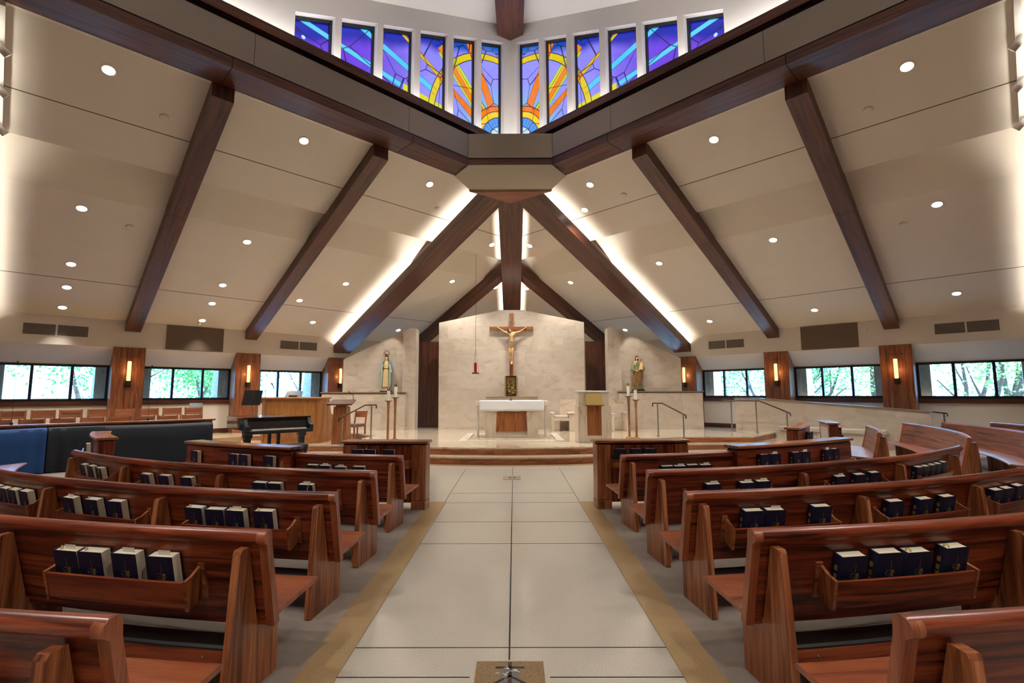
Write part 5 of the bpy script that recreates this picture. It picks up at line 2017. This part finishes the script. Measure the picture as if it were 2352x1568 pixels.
# stone bench for the clergy behind the ambo
be = thing('presider_bench', 'travertine bench with two cushioned seats behind the ambo', 'bench', (2.7, 17.5, .35))
b = MB()
b.prism([(1.70, .36), (3.98, .36), (3.98, 1.425), (1.70, 1.425)], 17.75, 17.9, XZ)
b.build('back', M['marble_b'], parent=be)
for x0, x1, zt in ((1.38, 1.45, .99), (1.97, 2.26, .99), (3.42, 3.52, .95), (3.92, 4.02, .99)):
    b = MB()
    b.bbox(x0, x1, 17.15, 17.78, .352, zt - .05, .005)
    b.bbox(x0 - .03, x1 + .03, 17.11, 17.8, zt - .05, zt, .005)
    b.build('arm', M['marble_b'], parent=be)
for x0, x1 in ((1.45, 1.97), (3.0, 3.42)):
    b = MB()
    b.bbox(x0, x1, 17.18, 17.78, .70, .80, .005)
    b.build('seat_slab', M['marble_b'], parent=be)
    b = MB()
    b.bbox(x0 + .01, x1 - .01, 17.2, 17.74, .80, .88, .02)
    b.build('cushion', M['cushion'], parent=be)

# candle stands
cs = thing('candle_stand', '', 'candle stand', (0, 0, 0))
b = MB()
b.lathe([(0, 0), (.11, 0), (.11, .015), (.05, .03), (.036, .06), (.032, .3), (.034, .72), (.040, .735), (.034, .75), (.032, .76), (.036, .9), (.048, 1.05), (.055, 1.08), (0, 1.08)], n=20)
b.build('turned_post', M['bamboo'], parent=cs, grain=(0, 0, 1))
b = MB()
b.lathe([(0, 1.075), (.05, 1.078), (.118, 1.10), (.12, 1.106), (.05, 1.092), (0, 1.09)], n=24)
b.build('drip_dish', M['bronze'], parent=cs)
b = MB()
b.lathe([(0, 1.09), (.042, 1.09), (.042, 1.40), (.036, 1.405), (0, 1.405)], n=20)
b.build('candle', M['candle'], parent=cs)
b = MB()
b.lathe([(0, 1.40), (.046, 1.385), (.047, 1.41), (.04, 1.44), (.036, 1.455), (.02, 1.445), (0, 1.445)], n=20)
b.build('brass_follower', M['brass'], parent=cs)
for k, (x, y, sc_, lab) in enumerate(((-3.45, 13.98, 1.0, 'shorter candle stand of the pair left of the altar'), (-3.31, 14.2, 1.08, 'taller candle stand of the pair left of the altar'), (3.44, 14.65, 1.09, 'taller candle stand of the pair right of the ambo'), (3.60, 14.45, 1.0, 'shorter candle stand of the pair right of the ambo'))):
    Mx = Matrix.Translation((x, y, .352)) @ Matrix.Scale(sc_, 4, (0, 0, 1))
    if k == 0:
        cs.matrix_world = Mx
        cs['label'] = lab
        cs['group'] = 'turned candle stands'
    else:
        dup(cs, Mx, lab)


# handrails
def handrail(label, posts, rail, loc, group='steel handrails with dark grips'):
    r = thing('handrail', label, 'handrail', loc, group)
    for (x, y, z0, z1) in posts:
        b = MB()
        b.lathe([(0, z0), (.05, z0), (.05, z0 + .02), (.022, z0 + .03), (.022, z1), (0, z1)], Matrix.Translation((x, y, 0)), 14)
        b.build('post', M['steel'], parent=r)
    b = MB()
    b.tube(rail, .021, 10)
    b.build('grip', M['bronze'], parent=r)


handrail('steel handrail with a dark grip at the steps, right of the candle stands', [(4.41, 15.1, .352, 1.33), (4.92, 14.34, .178, 1.03)], [(4.31, 15.25, 1.24), (4.31, 15.25, 1.34), (4.52, 14.95, 1.34), (4.97, 14.26, 1.01), (4.97, 14.26, .92)], (4.6, 14.7, .178))
handrail('steel handrail with a dark grip beside the wooden chair', [(-4.12, 14.68, .352, 1.31), (-4.79, 14.12, .178, .98)], [(-4.02, 14.82, 1.22), (-4.02, 14.82, 1.32), (-4.28, 14.55, 1.32), (-4.86, 14.05, .95), (-4.86, 14.05, .87)], (-4.4, 14.4, .178))
handrail('steel handrail running in front of the ramp wall', [(7.48, 17.05, .352, 1.37), (8.06, 16.5, .352, 1.37), (8.68, 15.8, .178, 1.03)], [(7.25, 17.2, 1.38), (8.14, 16.42, 1.38), (8.75, 15.72, 1.0), (8.75, 15.72, .92)], (8.0, 16.5, .178))
pe = pt('R', 1.35, 18.35, 0)
handrail('short handrail at the low end of the ramp wall', [(pe.x, pe.y, 0, 1.05)], [tuple(pt('R', 1.75, 18.35, 1.12)), tuple(pt('R', 1.28, 18.35, 1.06)), tuple(pt('R', 1.28, 18.35, .98))], tuple(pe))

# lectern, chair, console
le = thing('lectern', 'reddish oak lectern with a slanted top, behind the straight left partition', 'lectern', (-5.08, 14.85, .178))
b = MB()
b.loft([[V((x, y, z)) for x, y in ((-5.08 - w, 14.76), (-5.08 + w, 14.76), (-5.08 + w, 14.76 + d), (-5.08 - w, 14.76 + d))] for z, w, d in ((.178, .225, .42), (1.27, .19, .34))])
b.build('pedestal', M['step'], parent=le, grain=(0, 0, 1))
b = MB()
b.box(-5.22, -4.94, 14.80, 15.05, 1.26, 1.36)
b.build('neck', M['step'], parent=le)
b = MB()
b.loft([[V((x, y, z + dz)) for x, y, z in ((-5.46, 14.66, 1.315), (-4.70, 14.66, 1.315), (-4.74, 15.16, 1.44), (-5.42, 15.16, 1.44))] for dz in (0, .04)])
b.build('reading_top', M['panelwood'], parent=le)
gm = thing('lectern_microphone', 'black gooseneck microphone on the oak lectern', 'microphone', (-4.80, 15.08, 1.462))
b = MB()
b.tube([(-4.80, 15.08, 1.464), (-4.80, 15.08, 1.56), (-4.82, 15.03, 1.64), (-4.88, 14.97, 1.70)], [.010, .007, .006, .006], 8)
b.build('gooseneck', M['black'], parent=gm)
b = MB()
ball(b, (-4.89, 14.96, 1.71), .018, .018, .02)
b.build('microphone_head', M['black'], parent=gm)


def wooden_chair(proto_z=0):
    r = thing('wooden_chair', '', 'chair', (0, 0, 0))
    for x in (-.215, .215):
        b = MB()
        b.bbox(x - .02, x + .02, -.22, -.18, 0, .44, .004)
        b.build('leg', M['oak'], parent=r, grain=(0, 0, 1))
        b = MB()
        b.loft([[V((x + u, y + v, z)) for u, v in ((-.02, -.02), (.02, -.02), (.02, .02), (-.02, .02))] for z, y in ((0, .20), (.45, .20), (.91, .27))])
        b.build('leg', M['oak'], parent=r, grain=(0, 0, 1))
    b = MB()
    b.bbox(-.235, .235, -.23, .21, .40, .455, .008)
    b.build('seat_frame', M['oak'], parent=r)
    b = MB()
    b.bbox(-.22, .22, -.225, .19, .455, .50, .018)
    b.build('cushion', M['tanpanel'], parent=r)
    b = MB()
    n = 8
    rings = []
    for i in range(n + 1):
        u = -1 + 2 * i / n
        x = u * .20
        y = .235 + .03 * (1 - u * u)
        rings.append([V((x, y, .70)), V((x, y + .018, .70)), V((x, y + .044, .90)), V((x, y + .026, .90))])
    b.loft(rings)
    b.build('backrest', M['oak'], parent=r)
    return r


wc = wooden_chair()
wc.matrix_world = Matrix.Translation((-5.12, 16.42, .178)) @ Matrix.Rotation(radians(-20), 4, 'Z')
wc['label'] = 'single wooden chair with a brown cushion beside the oak lectern'

co = thing('organ_console', 'honey oak organ console seen from its back, with panelled right side', 'organ console', (-6.65, 15.6, .178))
b = MB()
b.box(-7.53, -5.80, 15.12, 15.17, .25, 1.50)
b.build('back_panel', M['honey'], parent=co, grain=(0, 0, 1))
for x0, x1 in ((-7.57, -7.46), (-5.86, -5.75)):
    b = MB()
    b.bbox(x0, x1, 15.09, 15.20, .25, 1.50, .008)
    b.build('corner_post', M['honey'], parent=co, grain=(0, 0, 1))
b = MB()
b.box(-7.55, -5.76, 15.10, 16.3, .178, .34)
b.build('plinth', M['honey'], parent=co)
b = MB()
b.bbox(-7.60, -5.70, 15.06, 15.75, 1.50, 1.555, .01)
b.build('top', M['honey'], parent=co)
for x in (-7.53, -5.80):
    b = MB()
    b.prism([(15.15, .3), (16.25, .3), (16.25, .95), (15.95, 1.02), (15.75, 1.5), (15.15, 1.5)], x - .03, x + .03, Matrix(((0, 0, 1, 0), (1, 0, 0, 0), (0, 1, 0, 0), (0, 0, 0, 1))))
    sp = b.build('side_panel', M['honey'], parent=co, grain=(0, 0, 1))
    if x > -6:
        for y0, y1, z0, z1 in ((15.28, 15.62, .45, 1.38), (15.72, 16.1, .45, .88)):
            b = MB()
            for q in ((y0, y1, z0, z0 + .02), (y0, y1, z1 - .02, z1), (y0, y0 + .02, z0, z1), (y1 - .02, y1, z0, z1)):
                b.box(x + .028, x + .038, *q)
            b.build('panel_moulding', M['honey'], parent=sp)
b = MB()
b.box(-7.5, -5.83, 15.6, 16.2, .95, 1.0)
b.build('key_desk', M['honey'], parent=co)
mo = thing('music_desk', 'black music desk standing on the organ console', 'music desk', (-6.75, 15.35, 1.556))
b = MB()
b.loft([[V((-7.0, 15.30, 1.556)), V((-6.48, 15.30, 1.556)), V((-6.48, 15.33, 1.556)), V((-7.0, 15.33, 1.556))], [V((-6.96, 15.42, 1.75)), V((-6.50, 15.42, 1.75)), V((-6.50, 15.45, 1.75)), V((-6.96, 15.45, 1.75))]])
b.build('desk_panel', M['black'], parent=mo)
b = MB()
b.bbox(-6.86, -6.62, 15.28, 15.33, 1.56, 1.62, .01)
b.build('bracket', M['bronze'], parent=mo)

# grand piano, lid closed
pm = Matrix.Translation((-6.06, 11.45, 0)) @ Matrix.Rotation(radians(43), 4, 'Z')
pn = thing('grand_piano', 'black grand piano with its lid closed, behind the curved left partition', 'piano', tuple((pm @ V((.75, .9, 0)))))
W = 1.53


def piano_outline(y0, inset=0):
    i = inset
    return [(i, y0), (W - i, y0), (W - i, .75), (W - .06 - i, 1.0), (W - .26 - i, 1.25), (W - .48 - i, 1.45), (W - .60 - i, 1.68), (W - .68 - i, 1.86), (.62, 2.0 - i), (.32, 2.0 - i), (.10 + i, 1.9), (i, 1.72)]


b = MB()
b.prism(piano_outline(.27), .80, 1.065, pm)
b.build('case', M['piano'], parent=pn)
b = MB()
b.prism(piano_outline(.22, -.012), 1.068, 1.098, pm)
b.build('lid', M['piano'], parent=pn)
b = MB()
b.bbox(0, W, 0, .34, .72, .80, .008, pm)
b.build('key_bed', M['pianogrey'], parent=pn)
for x0, x1 in ((0, .075), (W - .075, W)):
    b = MB()
    b.prism([(0.0, .80), (.30, .80), (.30, 1.065), (.22, 1.065), (.14, .93), (.0, .90)], x0, x1, pm @ Matrix(((0, 0, 1, 0), (1, 0, 0, 0), (0, 1, 0, 0), (0, 0, 0, 1))))
    b.build('cheek', M['pianogrey'], parent=pn)
b = MB()
b.loft([[pm @ V(q) for q in ((.08, .20, .83), (W - .08, .20, .83), (W - .08, .23, .83), (.08, .23, .83))], [pm @ V(q) for q in ((.08, .235, 1.0), (W - .08, .235, 1.0), (W - .08, .265, 1.0), (.08, .265, 1.0))]])
fb = b.build('fallboard', M['pianogrey'], parent=pn)
kw = (W - .30) / 52
b = MB()
for k in range(52):
    x = .15 + k * kw
    b.box(x + .0006, x + kw - .0006, .04, .20, .80, .828, pm)
ky_ = b.build('white_keys', M['ivory'], parent=pn)
b = MB()
for k in range(51):
    if (k % 7) in (0, 2, 3, 5, 6):
        x = .15 + (k + 1) * kw
        b.box(x - .0055, x + .0055, .10, .20, .826, .840, pm)
b.build('black_keys', M['black'], parent=pn)
for lx, ly in ((.14, .40), (W - .14, .40), (.45, 1.65)):
    b = MB()
    b.loft([[pm @ V((lx + u * w, ly + v * w, z)) for u, v in ((-1, -1), (1, -1), (1, 1), (-1, 1))] for z, w in ((.72, .095), (.62, .085), (.60, .065), (.12, .045), (.09, .055), (.06, .03), (.0, .03))])
    b.build('leg', M['pianogrey'], parent=pn)
b = MB()
for x in (.66, .87):
    b.bbox(x - .03, x + .03, .45, .55, .16, .74, .006, pm)
b.bbox(.60, .93, .42, .58, .12, .18, .006, pm)
for x in (.68, .765, .85):
    b.bbox(x - .015, x + .015, .28, .44, .11, .125, .004, pm)
b.build('pedal_lyre', M['pianogrey'], parent=pn)


def text_mesh(body_, size, Mx, name, material, parent, align='CENTER', ext=.0008):
    cu = bpy.data.curves.new('lettering', 'FONT')
    cu.body = body_
    cu.size = size
    cu.align_x = align
    cu.extrude = ext
    o = bpy.data.objects.new('lettering', cu)
    COL.objects.link(o)
    bpy.context.view_layer.update()
    dg = bpy.context.evaluated_depsgraph_get()
    me = bpy.data.meshes.new_from_object(o.evaluated_get(dg))
    bpy.data.objects.remove(o)
    me.transform(Mx)
    base = ROOTLOC[parent.name]
    me.transform(Matrix.Translation(-base))
    me.name = name
    me.materials.clear()
    me.materials.append(material)
    q = bpy.data.objects.new(name, me)
    COL.objects.link(q)
    q.parent = parent
    ROOTLOC[q.name] = base
    return q


fm = pm @ Matrix.Translation((W / 2, .2005, .842)) @ Matrix.Rotation(radians(78.4), 4, 'X')
text_mesh('STEINWAY & SONS', .042, fm, 'gold_lettering', M['brass'], fb)
b = MB()
lm = fm @ Matrix.Translation((0, .055, .0006))
for sg in (-1, 1):
    pts = [(sg * .004, 0), (sg * .020, .006), (sg * .026, .022), (sg * .016, .040), (sg * .020, .052), (sg * .028, .050)]
    b.tube([lm @ V((x, y, 0)) for x, y in pts], .0022, 6)
b.tube([lm @ V((x, .044, 0)) for x in (-.02, .02)], .0018, 6)
for x in (-.006, 0, .006):
    b.tube([lm @ V((x, .006, 0)), lm @ V((x, .046, 0))], .001, 5)
b.tube([lm @ V((x, 0, 0)) for x in (-.012, .012)], .002, 6)
b.build('gold_lyre', M['brass'], parent=fb)

bm_ = pm @ Matrix.Translation((.76, -.50, 0))
pb = thing('piano_bench', 'padded black piano bench in front of the keyboard', 'bench', tuple(bm_.to_translation()))
b = MB()
b.bbox(-.42, .42, -.19, .19, .42, .50, .025, bm_)
b.build('padded_seat', M['pianogrey'], parent=pb)
b = MB()
b.box(-.40, .40, -.17, .17, .37, .425, bm_)
b.build('apron', M['black'], parent=pb)
for x in (-.36, .36):
    for y in (-.13, .13):
        b = MB()
        b.bbox(x - .03, x + .03, y - .03, y + .03, 0, .38, .005, bm_)
        b.build('leg', M['black'], parent=pb)


# music stands and microphones of the choir
def music_stand(label, x, y, z0, zd, w, h, rz, double=False):
    m = Matrix.Translation((x, y, z0)) @ Matrix.Rotation(rz, 4, 'Z')
    r = thing('music_stand', label, 'music stand', (x, y, z0), 'black music stands')
    zz = zd - z0
    for s, hw in (((-1, w / 2), (1, w / 2)) if double else ((0, w),)):
        b = MB()
        x0 = -w / 2 if s <= 0 else .006
        x1 = w / 2 if s >= 0 else -.006
        b.loft([[m @ V(q) for q in ((x0, -.06, zz), (x1, -.06, zz), (x1, -.045, zz), (x0, -.045, zz))], [m @ V(q) for q in ((x0, .06, zz + h), (x1, .06, zz + h), (x1, .072, zz + h), (x0, .072, zz + h))]])
        b.build('desk', M['black'], parent=r)
    b = MB()
    b.tube([m @ V((0, .02, .25)), m @ V((0, .02, zz + .1))], .011, 10)
    b.build('pole', M['steel'], parent=r)
    for k in range(3):
        a = 2 * pi * k / 3 + .5
        b = MB()
        b.tube([m @ V((0, .02, .30)), m @ V((.27 * cos(a), .02 + .27 * sin(a), .01))], .009, 8)
        b.build('leg', M['black'], parent=r)


music_stand('wide black music stand rising behind the piano', -7.33, 14.05, 0, 1.34, .55, .42, radians(-6), True)
_p = pt('L', 4.0, 17.85, .33)
music_stand('small black music stand at the end of the back row of choir chairs', _p.x, _p.y, .352, 1.12, .34, .26, radians(40))
ms = thing('microphone_stand', 'microphone on a boom stand beside the wide music stand', 'microphone stand', (-6.98, 14.1, 0))
b = MB()
b.tube([(-6.98, 14.1, .2), (-6.98, 14.1, 1.68)], .010, 8)
b.build('pole', M['steel'], parent=ms)
b = MB()
b.tube([(-7.22, 14.08, 1.62), (-6.98, 14.08, 1.68), (-6.74, 14.06, 1.82)], .008, 8)
b.build('boom', M['steel'], parent=ms)
b = MB()
b.tube([(-6.72, 14.06, 1.80), (-6.76, 14.04, 1.90), (-6.79, 14.03, 1.96)], [.012, .014, .024], 10)
b.build('microphone', M['black'], parent=ms)
for k in range(3):
    a = 2 * pi * k / 3 + .2
    b = MB()
    b.tube([(-6.98, 14.1, .24), (-6.98 + .28 * cos(a), 14.1 + .28 * sin(a), .01)], .009, 8)
    b.build('leg', M['black'], parent=ms)

# choir chairs in two rows
first = True
ch0 = None
for row, s, z, ts in (('front', 15.98, .178, (-.24, .325, .865, 1.41, 1.95, 2.47, 3.0, 3.55)), ('back', 17.18, .352, (0.0, .54, 1.07, 1.63, 2.18, 2.74, 3.3, 3.85))):
    for k, t in enumerate(ts):
        Mx = Matrix.Translation(pt('L', t, s, z)) @ Matrix.Rotation(radians(45), 4, 'Z')
        n = len(ts)
        lab = 'wooden choir chair, %s from the piano end of the %s row' % (['first', 'second', 'third', 'fourth', 'fifth', 'sixth', 'seventh', 'eighth'][n - 1 - k], row)
        dup(wc, Mx, lab, 'choir chairs in the %s row' % row)

# choir rail with oak cap, and the dark draped tables before it
cr = thing('choir_rail', 'low oak choir rail in front of the chairs on the left', 'rail', tuple(pt('L', 1.3, 15.1, 0)))
b = MB()
b.box(-2.6, 3.78, 15.06, 15.14, .1, .96, FR['L'])
b.build('panel', M['oak'], parent=cr, grain=GD['L'])
b = MB()
b.bbox(-2.6, 3.84, 15.0, 15.20, .96, 1.01, .008, FR['L'])
b.build('cap', M['oak'], parent=cr, grain=GD['L'])
b = MB()
b.box(-2.6, 3.8, 15.04, 15.16, 0, .1, FR['L'])
b.build('plinth', M['panelwood'], parent=cr, grain=GD['L'])
for t0, t1, lab in ((.56, 3.63, 'dark draped table in front of the choir rail, right-hand and longer in view'), (-2.5, .54, 'dark blue draped table in front of the choir rail, cut by the left edge')):
    r = thing('draped_table', lab, 'table', tuple(pt('L', (t0 + t1) / 2, 14.68, 0)), 'dark draped tables')
    n = 70
    b = MB()
    prof = [(14.36, .03), (14.36, .3), (14.37, .6), (14.365, .86), (14.40, .925), (14.5, .93), (14.86, .93), (14.95, .92), (14.97, .5)]
    rings = []
    for k, (s, z) in enumerate(prof):
        ring = []
        for i in range(n + 1):
            t = t0 + (t1 - t0) * i / n
            e = min(t - t0, t1 - t)
            fold = 0
            if k < 4:
                fold = (.030 * math.exp(-e * 3.2) * sin(e * 26 + k * .5) + .006 * sin(t * 7 + k)) * (1 - z / 1.2)
            zz = z + (0.012 * sin(t * 1.7) if 3 < k < 8 else 0)
            ring.append(FR['L'] @ V((t, s - fold, zz)))
        rings.append(ring)
    b.loft(rings, closed=False, caps=False)
    for e, ii in ((t0, 0), (t1, n)):
        q = [FR['L'] @ V((e, s, z)) for s, z in prof]
        b.add(q, [tuple(range(len(q)))])
    b.build('drape', M['cloth' if t0 > 0 else 'cloth_b'], parent=r, recalc=False, ang=60)
    b = MB()
    b.box(t0 + .1, t1 - .1, 14.45, 14.85, .06, .10, FR['L'])
    b.build('base_frame', M['black'], parent=r)
    for t in (t0 + .2, t1 - .2):
        for s in (14.42, 14.88):
            b = MB()
            b.lathe([(0, -.02), (.04, -.02), (.045, 0), (.04, .02), (0, .02)], Matrix.Translation(pt('L', t, s, .045)) @ Matrix.Rotation(pi / 2, 4, 'Y'), 14)
            b.build('caster', M['black'], parent=r)
for k, (t, lab) in enumerate(((2.38, 'thin choir microphone pole on the rail, right one'), (-.01, 'thin choir microphone pole on the rail near the left edge'))):
    p = pt('L', t, 15.1, 1.01)
    r = thing('choir_microphone', lab, 'microphone', tuple(p), 'choir microphones on the rail')
    b = MB()
    b.tube([p, p + V((0, 0, 1.33))], .004, 6)
    b.build('pole', M['black'], parent=r)
    b = MB()
    b.bbox(p.x - .02, p.x + .02, p.y - .02, p.y + .02, p.z, p.z + .05, .005)
    b.build('clamp', M['black'], parent=r)
    b = MB()
    ball(b, p + V((0, 0, 1.35)), .014, .014, .022, 10, 8)
    b.build('microphone_head', M['black'], parent=r)

# cushioned stone bench along the ramp wall
bn = thing('wall_bench', 'cushioned pale bench along the foot of the ramp wall', 'bench', tuple(pt('R', 3.8, 17.66, 0)))
b = MB()
b.box(2.6, 5.3, 17.5, 17.89, 0, .43, FR['R'])
b.build('stone_base', M['marble'], parent=bn, grain=GD['R'])
b = MB()
b.bbox(2.55, 5.35, 17.43, 17.88, .43, .58, .03, FR['R'])
b.build('cushion', M['cushion'], parent=bn, grain=GD['R'])

# ------------------------------------------------------------------ outdoors
b = MB()
b.box(-90, 90, -60, 110, -.6, -.4)
g = b.build('ground', M['grass'], loc=(0, 20, -.5))
tag(g, kind='structure')
b = MB()
b.box(2, 16, 27.5, 32, -.42, -.38, FR['R'])
tag(b.build('driveway', M['drive']), kind='structure')
for sd in ('L', 'R'):
    f = FR[sd]
    for i, (a, c) in enumerate(PIL):
        b = MB()
        b.prism([(SW + .29, -.4), (SW + 1.55, -.4), (SW + .75, 3.4), (SW + .29, 3.4)], a - .30, c + .30, f @ Matrix(((0, 0, 1, 0), (1, 0, 0, 0), (0, 1, 0, 0), (0, 0, 0, 1))))
        struct(b.build('wall_buttress', M['brick'], grain=ND[sd]))


def tree(label, name, cat, x, y, h, cr_, ntr, leaf, group, spread=1.0, nleaf=4200, zlo=.25):
    r = thing(name, label, cat, (x, y, -.4), group)
    b = MB()
    tips = []
    if ntr:
        for k in range(ntr):
            a = rnd.uniform(0, 2 * pi)
            l = V((cos(a) * .5, sin(a) * .5, 1)).normalized()
            p = V((x + .12 * cos(a), y + .12 * sin(a), -.45))
            pts, rad = [p], [.20 if ntr < 3 else .13]
            for s in range(6):
                l = (l + V((rnd.uniform(-.25, .25), rnd.uniform(-.25, .25), .05))).normalized()
                p = p + l * h * .13
                pts.append(p)
                rad.append(rad[0] * (1 - (s + 1) / 7.5))
                if s > 1:
                    d = (l + V((rnd.uniform(-1, 1), rnd.uniform(-1, 1), .2))).normalized()
                    q = [p, p + d * h * .12, p + d * h * .24 + V((0, 0, .1))]
                    tips.append(q[-1])
                    b.tube(q, [rad[-1] * .7, rad[-1] * .4, .02], 6)
            b.tube(pts, rad, 8)
            tips.append(p)
        b.build('trunk', M['bark'], parent=r)
    b = MB()
    cents = [V((x + rnd.uniform(-1, 1) * cr_ * .7 * spread, y + rnd.uniform(-1, 1) * cr_ * .7, h * rnd.uniform(zlo, .95))) for _ in range(14)] + tips
    for k in range(nleaf):
        c = rnd.choice(cents)
        d = V((rnd.gauss(0, 1), rnd.gauss(0, 1), rnd.gauss(0, .8)))
        p = c + d * cr_ * .26
        if p.z < -.3:
            continue
        s = rnd.uniform(.05, .11)
        u = V((rnd.gauss(0, 1), rnd.gauss(0, 1), rnd.gauss(0, 1))).normalized()
        w = u.orthogonal().normalized()
        b.add([p - u * s, p + w * s * .55, p + u * s, p - w * s * .55], [(0, 1, 2, 3)])
    b.build('foliage', M[leaf], parent=r, recalc=False, flat=True)


def T(sd, t, s):
    p = pt(sd, t, s, 0)
    return p.x, p.y


tree('big spreading tree outside the leftmost window, thick forked trunk', 'tree', 'tree', *T('L', 2.2, 25), 6.0, 2.6, 3, 'leaf', 'trees outside the left windows')
tree('dense evergreen behind the leftmost window panes', 'tree', 'tree', *T('L', -3.2, 29), 6.0, 3.2, 2, 'leaf', 'trees outside the left windows', nleaf=7500)
tree('bushy tree outside the middle left window', 'tree', 'tree', *T('L', 7.2, 28), 5.5, 2.8, 2, 'leaf', 'trees outside the left windows', nleaf=7000)
tree('pale shrub in front of the hedge outside the middle left window', 'shrub', 'shrub', *T('L', 6.8, 24.5), 1.9, .9, 0, 'leaf_b', 'shrubs outside the left windows', nleaf=900, zlo=.05)
tree('tree with bare fine branches outside the window behind the organ', 'tree', 'tree', *T('L', 12.5, 27.5), 5.6, 2.6, 4, 'leaf_r', 'trees outside the left windows', nleaf=2600)
tree('far leafy tree between the left windows', 'tree', 'tree', *T('L', 9.5, 34), 7.0, 3.6, 2, 'leaf', 'trees outside the left windows', nleaf=6500)
tree('multi-stemmed tree filling the rightmost window', 'tree', 'tree', *T('R', .6, 24.6), 5.2, 2.6, 6, 'leaf_b', 'trees outside the right windows', nleaf=4200)
tree('slender tree outside the middle right window', 'tree', 'tree', *T('R', 7.2, 25.2), 5.0, 2.0, 4, 'leaf', 'trees outside the right windows', nleaf=4200)
tree('light green tree behind the middle right window', 'tree', 'tree', *T('R', 5.0, 30), 6.2, 3.4, 2, 'leaf_b', 'trees outside the right windows', nleaf=7000)
tree('dense tree outside the right window nearest the altar', 'tree', 'tree', *T('R', 12.0, 28), 6.0, 3.0, 2, 'leaf', 'trees outside the right windows', nleaf=7500)
tree('rounded shrub with reddish leaves in the right window nearest the altar', 'shrub', 'shrub', *T('R', 11.0, 24.6), 2.0, 1.0, 0, 'leaf_r', 'shrubs outside the right windows', nleaf=900, zlo=.05)
tree('far tree behind the rightmost window', 'tree', 'tree', *T('R', -2.5, 32), 7.0, 3.4, 2, 'leaf', 'trees outside the right windows', nleaf=6000)
